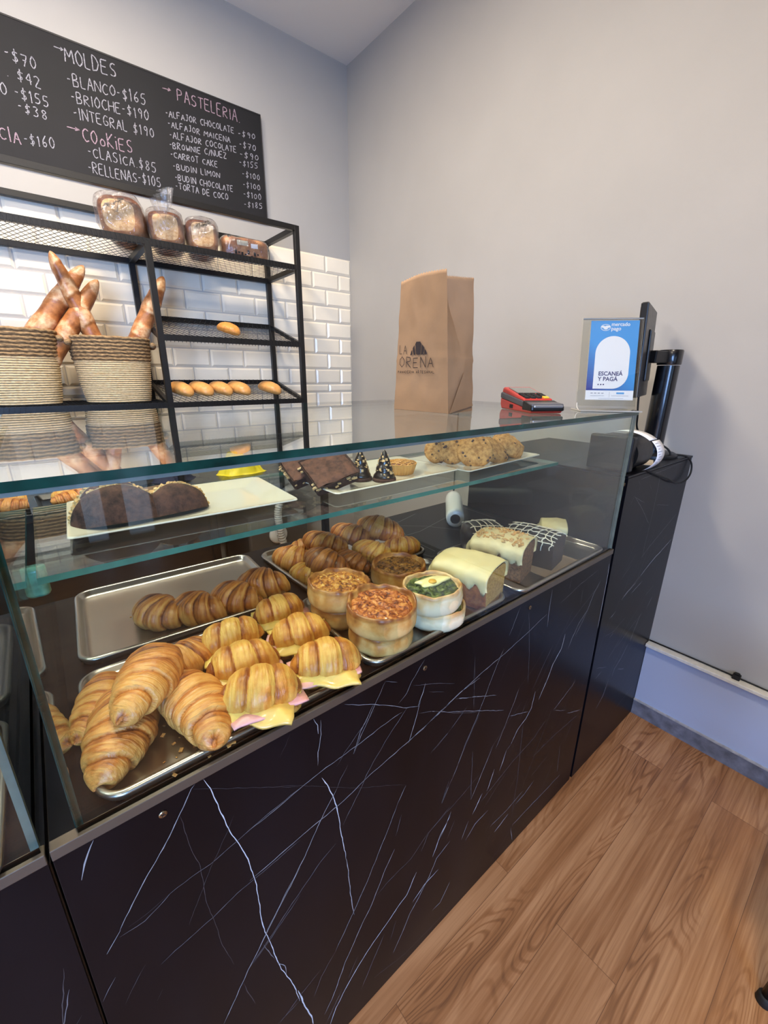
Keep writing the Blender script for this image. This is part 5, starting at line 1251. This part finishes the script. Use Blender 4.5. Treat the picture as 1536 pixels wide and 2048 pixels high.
def strokes(s,x0,z0,x1,z1,h,seed,jit=.06,slantv=.10,gap=.34):
    rn=random.Random(seed); tot=sum(WD.get(c,1) + gap for c in s)-gap; 
    dx,dz=x1-x0,z1-z0; u=0; out=[]
    for c in s:
        w=WD.get(c,1); ww=w*(math.hypot(dx,dz)/tot)
        hh=h*(1+rn.uniform(-.10,.10)); dy=rn.uniform(-.04,.04)*h
        for st in G_.get(c,[]):
            p=[]
            for (gx,gz) in st:
                gx2=gx+(gz-.5)*slantv+rn.uniform(-jit,jit)*.6; gz2=gz+rn.uniform(-jit,jit)*.5
                q=(u+gx2*w)/tot; p.append((x0+dx*q,z0+dz*q+gz2*hh+dy))
            out.append(p)
        u+=w+gap
    return out
def ribbon(mb,p,w,y,mi=0,jit=.35,step=.0035):
    pts=[]
    for a,b in zip(p,p[1:]):
        d=math.hypot(b[0]-a[0],b[1]-a[1]); k=max(1,int(d/step))
        pts+=[(a[0]+(b[0]-a[0])*i/k,a[1]+(b[1]-a[1])*i/k) for i in range(k)]
    pts.append(p[-1])
    for _ in range(2):
        pts=[pts[0]]+[((a[0]+2*b[0]+c[0])/4,(a[1]+2*b[1]+c[1])/4) for a,b,c in zip(pts,pts[1:],pts[2:])]+[pts[-1]]
    vs=[];fs=[];n=len(pts)
    for i,(x,z) in enumerate(pts):
        a=pts[max(0,i-1)];c=pts[min(n-1,i+1)]; dx,dz=c[0]-a[0],c[1]-a[1]; l=math.hypot(dx,dz) or 1
        ww=w/2*(1+jit*mnoise.noise(Vector((x*170,z*170,3))))
        vs+=[(x-dz/l*-ww,y,z+dx/l*-ww),(x+dz/l*-ww,y,z-dx/l*-ww)]
        if i: fs.append((2*i-2,2*i-1,2*i+1,2*i))
    mb.add(vs,fs,mi)
BY=2.672
t=thing('chalkboard','black chalkboard price list hanging on the back wall above the rack','chalkboard',(0,BY,2.305))
M_board=pr('chalkboard_black',(17,16,19),.75,var=.25,vscale=5)
MB().box((-1.35,0,0),(1.272,.024,.500)).build('board',M_board,t)
fb=MB(); 
for a,b in (((-1.35,0),(1.272,.006)),((-1.35,.494),(1.272,.5)),((1.266,0),(1.272,.5))): fb.box((a[0],-.002,a[1]),(b[0],-.0002,b[1]))
fb.build('edge_trim',pr('chalkboard_edge',(36,34,34),.6),t)
def chalk_mat(name,c):
    m,nt,out=newmat(name); b=N(nt,'ShaderNodeBsdfPrincipled'); tc=N(nt,'ShaderNodeTexCoord'); n=N(nt,'ShaderNodeTexNoise'); n.inputs['Scale'].default_value=420; L(nt,tc.outputs['Object'],n.inputs[0])
    r=N(nt,'ShaderNodeValToRGB'); r.color_ramp.elements[0].position=.30; r.color_ramp.elements[0].color=S((52,50,54)); r.color_ramp.elements[1].position=.55; r.color_ramp.elements[1].color=S(c)
    L(nt,n.outputs[0],r.inputs[0]); L(nt,r.outputs[0],b.inputs['Base Color']); b.inputs['Roughness'].default_value=.9; L(nt,b.outputs[0],out.inputs[0]); return m
M_chalk=chalk_mat('white_chalk',(172,171,180)); M_chalk_p=chalk_mat('pink_chalk',(178,152,166))
for i,(s,x0,z0,x1,z1,h,c) in enumerate(TEXT):
    s=s.replace('->','>'); lb_=MB()
    for p in strokes(s,x0,z0-2.305,x1,z1-2.305,h*(.86 if h<.036 else 1),i):
        ribbon(lb_,p,.0040 if h>.045 else .0034,-.0006)
    lb_.build('pink_chalk_line' if c else 'chalk_line',M_chalk_p if c else M_chalk,t,fix=False)
# ------------------------------------------------------------------ paper bag
GT=1.3589
M_kraft=pr('kraft_paper',(150,118,86),.75,var=.10,vscale=10,bump=.25,bscale=60)
M_ink=pr('dark_brown_ink',(34,22,24),.7)
M_bread_ink=M_ink
t=thing('paper_bag','brown kraft paper bag with dark croissant emblem standing on the glass top','paper bag',(.80,.735,GT))
B0=[Vector(p) for p in ((0,0),(.061,.0125),(.122,.025),(.111,.220),(.05,.2075),(-.011,.195))]
B1=[Vector(p) for p in ((-.020,.008),(.026,.056),(.098,.028),(.096,.178),(.040,.150),(-.004,.182))]
HB=.318; nzv=40
P_=[]
sub=36
for iz in range(nzv+1):
    q=iz/nzv; ring=[]
    for k in range(6):
        k2=(k+1)%6
        qq=q if k not in (1,4) else q
        gq=lambda kk: q if kk not in (1,4) else smoothstep(.30,1.0,q)
        a=B0[k].lerp(B1[k],gq(k)); b=B0[k2].lerp(B1[k2],gq(k2))
        for i in range(sub):
            u=i/sub; p=a.lerp(b,u)
            cx=.05; cy=.11; d=Vector((p.x-cx,p.y-cy)); d.normalize()
            w=.0022*mnoise.noise(Vector((p.x*30,p.y*30,q*7)))+.0022*math.exp(-((q-.41)/.018)**2)
            w*=smoothstep(0,.08,q)
            p=p+d*w
            z=HB*q
            if iz==nzv: z+=.0016*(1 if i%2 else -1)+(.010 if k in(5,) and False else 0)
            z+= q*(.006*sin(u*pi) if k==5 else 0)
            ring.append((p.x,p.y,z))
    P_.append(ring)
mb=MB(); mb.rings(P_,0,True,False); o=mb.build('bag_body',M_kraft,t,auto=radians(28))
sm=o.modifiers.new('paper','SOLIDIFY'); sm.thickness=.0004
# folded triangle at the foot of the gusset
mb=MB(); mb.add([(0.001,-.0035,.001),(.118,.0205,.014),(.057,.0068,.098),(.060,.0105,.092)],[(0,1,2),(0,2,3),(1,3,2)]); mb.build('gusset_fold',M_kraft,t)
# print on the left face: local frame (u from far edge to the near corner, z up)
far=Vector((-.011,.195)); near=Vector((0,0)); fd=(near-far).normalized(); fn=Vector((-fd.y,fd.x)); 
if fn.x>0: fn=-fn
def facept(y_,z):  # world y and z on the bag face to local
    ly=y_-.735; q=(z-GT)/HB
    a=Vector((0,0)).lerp(B1[0],q); b=B0[5].lerp(B1[5],q); u=(ly-a.y)/(b.y-a.y); p=a.lerp(b,u)
    return Vector((p.x-.0035,ly,z-GT))
def print_strokes(mb,s,ya,yb,z0,h,w,seed,gap):
    for st in strokes(s,0,z0,abs(ya-yb),z0,h,seed,.012,0,gap):
        pts=[]
        for a,b in zip(st,st[1:]):
            k=max(1,int(math.hypot(b[0]-a[0],b[1]-a[1])/.003)); pts+=[(a[0]+(b[0]-a[0])*i/k,a[1]+(b[1]-a[1])*i/k) for i in range(k)]
        pts.append(st[-1]); vs=[];fs=[];n=len(pts)
        for i,(x,z) in enumerate(pts):
            a=pts[max(0,i-1)];c=pts[min(n-1,i+1)]; dx,dz=c[0]-a[0],c[1]-a[1]; l=math.hypot(dx,dz) or 1
            for sg in (-1,1):
                vs.append(facept(ya-(x-dz/l*sg*w/2),z+dx/l*sg*w/2))
            if i: fs.append((2*i-2,2*i-1,2*i+1,2*i))
        mb.add(vs,fs)
pm=MB()
print_strokes(pm,'LA',BAGT['LA'][0],BAGT['LA'][1],BAGT['LA'][2],BAGT['LA'][3],.0016,1,.5)
print_strokes(pm,'OREÑA',BAGT['OR'][0],BAGT['OR'][1],BAGT['OR'][2],BAGT['OR'][3],.0018,2,.42)
print_strokes(pm,'PANADERIA ARTESANAL',BAGT['SB'][0],BAGT['SB'][1],BAGT['SB'][2],BAGT['SB'][3],.0013,3,.6)
# croissant emblem: five segments
ya,yb,z0,hh=BAGT['IC']
def ipt(x,y): return facept(ya-(ya-yb)*x,z0+hh*y)
for poly in (((.0,.0),(.06,.28),(.12,.40),(.145,.10),(.10,.0)),((.15,.52),(.23,.70),(.26,.74),(.30,.02),(.22,.02),(.16,.30)),((.30,.80),(.36,.98),(.60,.98),(.66,.80),(.60,.06),(.52,.0),(.44,.0),(.37,.06)),((.70,.74),(.74,.70),(.84,.52),(.82,.28),(.76,.02),(.66,.02)),((.87,.42),(.94,.28),(1.0,.05),(.92,.0),(.84,.06))):
    pm.add([ipt(*p) for p in poly],[tuple(range(len(poly)))])
pm.build('printed_logo',M_ink,t,fix=False)

# ------------------------------------------------------------------ card terminal
M_red=pr('red_plastic',(196,58,50),.35,coat=.2); M_grey=pr('grey_plastic',(84,84,90),.4); M_screen=pr('grey_screen',(112,116,110),.15,coat=.5); M_yelkey=pr('yellow_key',(226,190,60),.5); M_silver=pr('silver_plastic',(150,152,156),.3,metal=.6)
t=thing('card_terminal','red card payment terminal lying on the glass top beside the sign holder','card terminal',(1.058,.674,GT),radians(-30))
def wedge(prof,w,mi=0,mb=None,r=.0):
    mb=mb or MB(); n=len(prof); vs=[(-w/2,y,z) for y,z in prof]+[(w/2,y,z) for y,z in prof]
    return mb.add(vs,[tuple(range(n))[::-1],tuple(range(n,2*n))]+[(i,(i+1)%n,n+(i+1)%n,n+i) for i in range(n)],mi)
wedge([(-.095,.006),(-.090,.0005),(.085,.0005),(.095,.012),(.095,.030),(-.040,.014)],.086).build('lower_shell',M_red,t,bevel=.004)
wedge([(-.097,.010),(-.040,.014),(.096,.030),(.096,.044),(.090,.047),(-.040,.029),(-.097,.024)],.0875).build('side_band',M_grey,t,bevel=.003)
wedge([(-.045,.026),(.093,.045),(.090,.058),(.082,.060),(-.045,.0335)],.082).build('top_shell',M_red,t,bevel=.004)
sl=math.atan2(.0265,.127); top=Matrix.Translation((0,-.045,.0340))@Matrix.Rotation(sl,4,'X')
MB().box((-.032,.058,-.001),(.032,.118,.0015),0,top).build('screen',M_screen,t,bevel=.001)
for r in range(4):
    for c in range(3):
        MB().box((-.034+.0165*c,.004+.0125*r,-.001),(-.021+.0165*c,.0135+.0125*r,.003),0,top).build('key',M_dull,t,bevel=.001,seg=1)
for r in range(3):
    MB().box((.018,.004+.0165*r,-.001),(.033,.0175+.0165*r,.003),0,top).build('function_key',M_yelkey if r==0 else M_dull,t,bevel=.001,seg=1)
wedge([(-.100,.006),(-.098,.020),(-.047,.031),(-.045,.006)],.090).build('card_slot_end',M_black,t,bevel=.004)
MB().box((-.040,-.102,.014),(.040,-.060,.0215)).build('silver_trim',M_silver,t,bevel=.003)
MB().box((-.0440,.010,.006),(-.0432,.030,.016)).build('side_slot',M_dull,t)

# ------------------------------------------------------------------ acrylic holder and payment sheet
HR=math.atan2(-.115,.105); hx,hy=1.2425,.5525
t=thing('sign_holder','clear acrylic sign holder at the right end of the glass top','sign holder',(hx,hy,GT),HR); t.scale=(1,1,1.045)
LEAN=radians(-13)
def clear(nm,a,b,thin):
    o=MB().box(a,b).build(nm,[M_acryl,M_acryl_edge],t,rot=(0 if thin==2 else LEAN,0,0))
    for p in o.data.polygons:
        if abs(p.normal[thin])<.5: p.material_index=1
clear('front_panel',(-.078,-.0050,.012),(.078,-.0030,.238),1)
clear('back_panel',(-.078,.0030,.003),(.078,.0050,.238),1)
clear('base',(-.078,-.050,.0005),(.078,.050,.0030),2)
MB().box((-.078,-.0030,.236),(.078,.0030,.238)).build('top_fold',M_acryl_edge,t,rot=(LEAN,0,0))
for y in (-.050,.049): MB().box((-.078,y,.0005),(.078,y+.001,.0034)).build('base_edge',M_acryl_edge,t)
mb=MB(); mb.tube([(-.078,-.005,.020),(-.078,-.009,.010),(-.078,-.016,.006),(-.078,-.03,.003)],.0012,6); mb.build('bent_lip',M_acryl_edge,t)
s=thing('payment_sheet','blue and white payment sheet inside the clear acrylic holder','sign',(hx,hy,GT),rot=(LEAN,0,HR)); s.scale=(1,1,1.045)
MB().box((-.055,-.0012,.028),(.070,.0012,.2325)).build('sheet',M_paper,s)
def blue_mat():
    m,nt,out=newmat('printed_blue'); b=N(nt,'ShaderNodeBsdfPrincipled'); L(nt,b.outputs[0],out.inputs[0]); b.inputs['Roughness'].default_value=.5
    tc=N(nt,'ShaderNodeTexCoord'); g=N(nt,'ShaderNodeSeparateXYZ'); L(nt,tc.outputs['Generated'],g.inputs[0])
    ad=N(nt,'ShaderNodeMath',operation='MULTIPLY_ADD'); ad.inputs[1].default_value=.6; L(nt,g.outputs[0],ad.inputs[0]); L(nt,g.outputs[2],ad.inputs[2])
    r=N(nt,'ShaderNodeValToRGB'); e=r.color_ramp.elements; e[0].position=.05; e[0].color=S((48,56,140)); e[1].position=.75; e[1].color=S((62,150,218)); L(nt,ad.outputs[0],r.inputs[0]); L(nt,r.outputs[0],b.inputs['Base Color']); return m
M_blue=blue_mat(); M_navy=pr('navy_print',(44,46,104),.6); M_sky=pr('light_blue_print',(96,160,214),.5)
MB().box((-.055,-.0018,.053),(.070,-.0012,.2325)).build('blue_background',M_blue,s)
# white arch with a rounded top and one round lower corner
a0,a1,z0,z1=-.038,.052,.057,.193; R_=.045; pts=[(a0,z0)]
for k in range(17): a=-pi/2+pi/2*k/16; pts.append((a1-.040+.040*cos(a),z0+.040+.040*sin(a)))
for k in range(33): a=pi*k/32; pts.append(((a0+a1)/2+R_*cos(a),z1-R_+R_*sin(a)))
MB().add([(x,-.0022,z) for x,z in pts],[tuple(range(len(pts)))]).build('white_arch',M_paper,s,fix=False)
def text(s_,size,x,z,y,mat,parent,name,align='LEFT',sp=1.0,bold=0):
    c=bpy.data.curves.new(name,'FONT'); c.body=s_; c.size=size; c.align_x=align; c.extrude=.00012; c.space_character=sp; c.offset=bold; c.resolution_u=3
    o=bpy.data.objects.new(name,c); COL.objects.link(o); dg=bpy.context.evaluated_depsgraph_get(); me=bpy.data.meshes.new_from_object(o.evaluated_get(dg)); bpy.data.objects.remove(o)
    return obj(name,me,mat,parent,(x,y,z),(radians(90),0,0))
text('ESCANEÁ',.0148,-.026,.0915,-.0024,M_navy,s,'printed_word',bold=.0003); text('Y PAGÁ',.0148,-.026,.0775,-.0024,M_navy,s,'printed_word',bold=.0003)
text('mercado',.0135,-.002,.2185,-.0022,M_paper,s,'printed_word',bold=.0002); text('pago',.0135,-.002,.2075,-.0022,M_paper,s,'printed_word',bold=.0002)
d=MB()
for k in range(3): d.lathe([(.0019,0),(.0019,.0003)],12,c=(-.024+.0068*k,.068,.0022))
d.build('three_dots',M_navy,s,rot=(radians(90),0,0))
# oval emblem with two clasped hands
e=MB(); e.add([(-.0165+.0130*cos(2*pi*k/40),-.0021,.2150+.0085*sin(2*pi*k/40)) for k in range(40)],[tuple(range(40))],0)
e.add([(-.0165+.0118*cos(2*pi*k/40),-.0023,.2150+.0073*sin(2*pi*k/40)) for k in range(40)],[tuple(range(40))],1)
hand=[(-.0118,.0035),(-.006,.0042),(-.002,.0026),(.002,.0044),(.007,.0042),(.0118,.0034),(.0114,-.0002),(.006,-.0012),(.0045,-.0042),(.001,-.0056),(-.003,-.0048),(-.0065,-.0012),(-.0114,0)]
e.add([(-.0165+x,-.0025,.2152+z) for x,z in hand],[tuple(range(len(hand)))],0)
e.build('handshake_emblem',[M_paper,M_sky],s,fix=False)
d=MB(); rn=random.Random(2)
for k in range(4): d.box((-.042+.0095*k,-.0016,.0445),(-.042+.0095*k+.006,-.0012,.0465))
d.box((-.0425,-.0016,.0385),(-.006,-.0012,.0393)); d.box((.0075,-.0016,.034),(.0080,-.0012,.049)); d.box((.013,-.0016,.0385),(.058,-.0012,.0393)); d.box((-.02,-.0016,.0315),(.045,-.0012,.0321))
d.build('fine_print',pr('grey_print',(150,150,160),.6),s)
MB().box((.026,-.0016,.0435),(.046,-.0012,.0480)).build('blue_button',M_sky,s)

# ------------------------------------------------------------------ pay counter things
CT=1.1727
M_gloss=pr('glossy_black',(12,13,18),.25,coat=.4)
t=thing('pos_monitor','black checkout monitor on a round pole at the end of the counter','monitor',(1.755,.588,CT))
mon=Matrix.Translation((1.516-1.755,.573-.588,0))@Matrix.Rotation(math.atan2(.26,.965),4,'Z')@Matrix.Rotation(radians(-3),4,'X')
z0=1.385-CT; z1=1.668-CT
MB().box((0,-.006,z0),(.270,.016,z1),0,mon).build('screen_housing',M_black,t,bevel=.004)
MB().box((.010,.0155,z0+.012),(.262,.0172,z1-.012),0,mon).build('screen',M_gloss,t)
MB().box((.10,-.013,z0+.05),(.22,-.005,z1-.07),0,mon).build('rear_cover',M_black,t,bevel=.006)
mb=MB(); mb.lathe([(.034,.012),(.0345,.014),(.0345,.315)],32); mb.build('pole',M_gloss,t,auto=radians(50))
mb=MB(); mb.lathe([(.036,.317),(.0375,.320),(.0375,.362),(.035,.366),(.001,.366)],32); mb.build('pole_cap',M_gloss,t,auto=radians(50))
MB().bar((-.10,.022,.342),(-.01,.002,.342),.03,.04).build('arm',M_black,t,bevel=.004)
mb=MB(); mb.lathe([(.085,0),(.085,.008),(.075,.014),(.035,.016)],36); mb.build('foot_plate',M_black,t,auto=radians(40))
MB().box((.030,-.012,.085),(.052,.012,.103)).build('cable_clip',M_black,t,bevel=.002)
t=thing('receipt_printer','black receipt printer with printed paper curling over its front','printer',(1.345,.500,CT))
mb=MB(); mb.box((0,0,0),(.030,.130,.108)); mb.box((.034,.03,0),(.150,.130,.100)); mb.build('housing',M_black,t,bevel=.006)
prof=[(.100,.002)]+[(.055+.062*cos(radians(q)),.050+.056*sin(radians(q))) for q in range(60,236,8)]+[(.04,.002)]
mb=MB(); n=len(prof); mb.add([(.032,y,z) for y,z in prof]+[(.145,y,z) for y,z in prof],[tuple(range(n)),tuple(range(n,2*n))[::-1]]+[(i,(i+1)%n,n+(i+1)%n,n+i) for i in range(n)]); mb.build('round_cover',M_black,t,auto=radians(40))
def sp(a,k=1): return (.050+.095*k*cos(radians(a)),.054+.064*k*sin(radians(a)))
def strip(a_0,a_1,k,name,mat,x0,x1,par,rings=24):
    mb=MB(); vs=[];fs=[]
    for i in range(rings+1):
        y,z=sp(a_0+(a_1-a_0)*i/rings,k); vs+=[(x0,y,z),(x1,y,z)]
        if i: fs.append((2*i-2,2*i-1,2*i+1,2*i))
    mb.add(vs,fs); o=mb.build(name,mat,par,True); m=o.modifiers.new('th','SOLIDIFY'); m.thickness=.0003; return o
strip(58,138,1.0,'paper_curl',M_paper,.058,.116,t)
o=strip(141,228,1.03,'printed_receipt',M_paper,.060,.118,t)
mb=MB(); rn=random.Random(3)
for k in range(11):
    a=148+7*k; w0=rn.uniform(.062,.074); w1=min(.116,w0+rn.uniform(.012,.036)); y,z=sp(a,1.045); y2,z2=sp(a+1.3,1.045)
    mb.add([(w0,y,z),(w1,y,z),(w1,y2,z2),(w0,y2,z2)],[(0,1,2,3)])
mb.build('printed_lines',pr('receipt_ink',(150,150,156),.7),o,fix=False)
t=thing('power_cable','black cable looping over the front of the pay counter','cable',(1.42,.49,CT))
def wpts(P): return cr([Vector(p)-Vector((1.42,.49,CT)) for p in P],12)
mb=MB(); mb.tube(wpts(CAB1),.0030,8); mb.build('cable_loop',M_dull,t,True)
t=thing('monitor_cable','black cable hanging from the monitor behind the receipt printer','cable',(1.56,.6,CT))
mb=MB(); mb.tube([p+Vector((1.42-1.56,.49-.6,0)) for p in wpts([(1.575,.598,1.392),(1.60,.60,1.33),(1.66,.605,1.26),(1.72,.53,1.21),(1.735,.515,1.178)])],.0032,8); mb.build('cord',M_dull,t,True)
t=thing('paper_note','small beige note lying on the pay counter beside the receipt printer','note',(1.585,.540,CT),.35)
MB().box((-.055,-.022,0),(.055,.022,.0012)).build('note_sheet',pr('beige_note',(176,166,148),.7),t)

# ------------------------------------------------------------------ stool whose foot shows at the lower right corner
t=thing('bar_stool','black metal stool, only its foot tip showing at the lower right corner','stool',(1.275,-.315,0))
for sx,sy in ((-1,1),(1,1),(1,-1),(-1,-1)):
    mb=MB(); mb.tube([(sx*.163,sy*.198,.012),(sx*.12,sy*.15,.60)],.012,12); l=mb.build('leg',M_metal_black,t,True)
    mb=MB(); mb.lathe([(.017,0),(.018,.004),(.016,.022),(.013,.026)],16,c=(sx*.163,sy*.198,.0)); mb.build('rubber_foot',M_dull,l,True)
MB().box((-.16,-.19,.60),(.16,.19,.63)).build('seat',M_dark_int,t,bevel=.01)
for sx in (-1,1): MB().bar((sx*.149,-.185,.2),(sx*.149,.185,.2),.014).build('stretcher',M_metal_black,t)
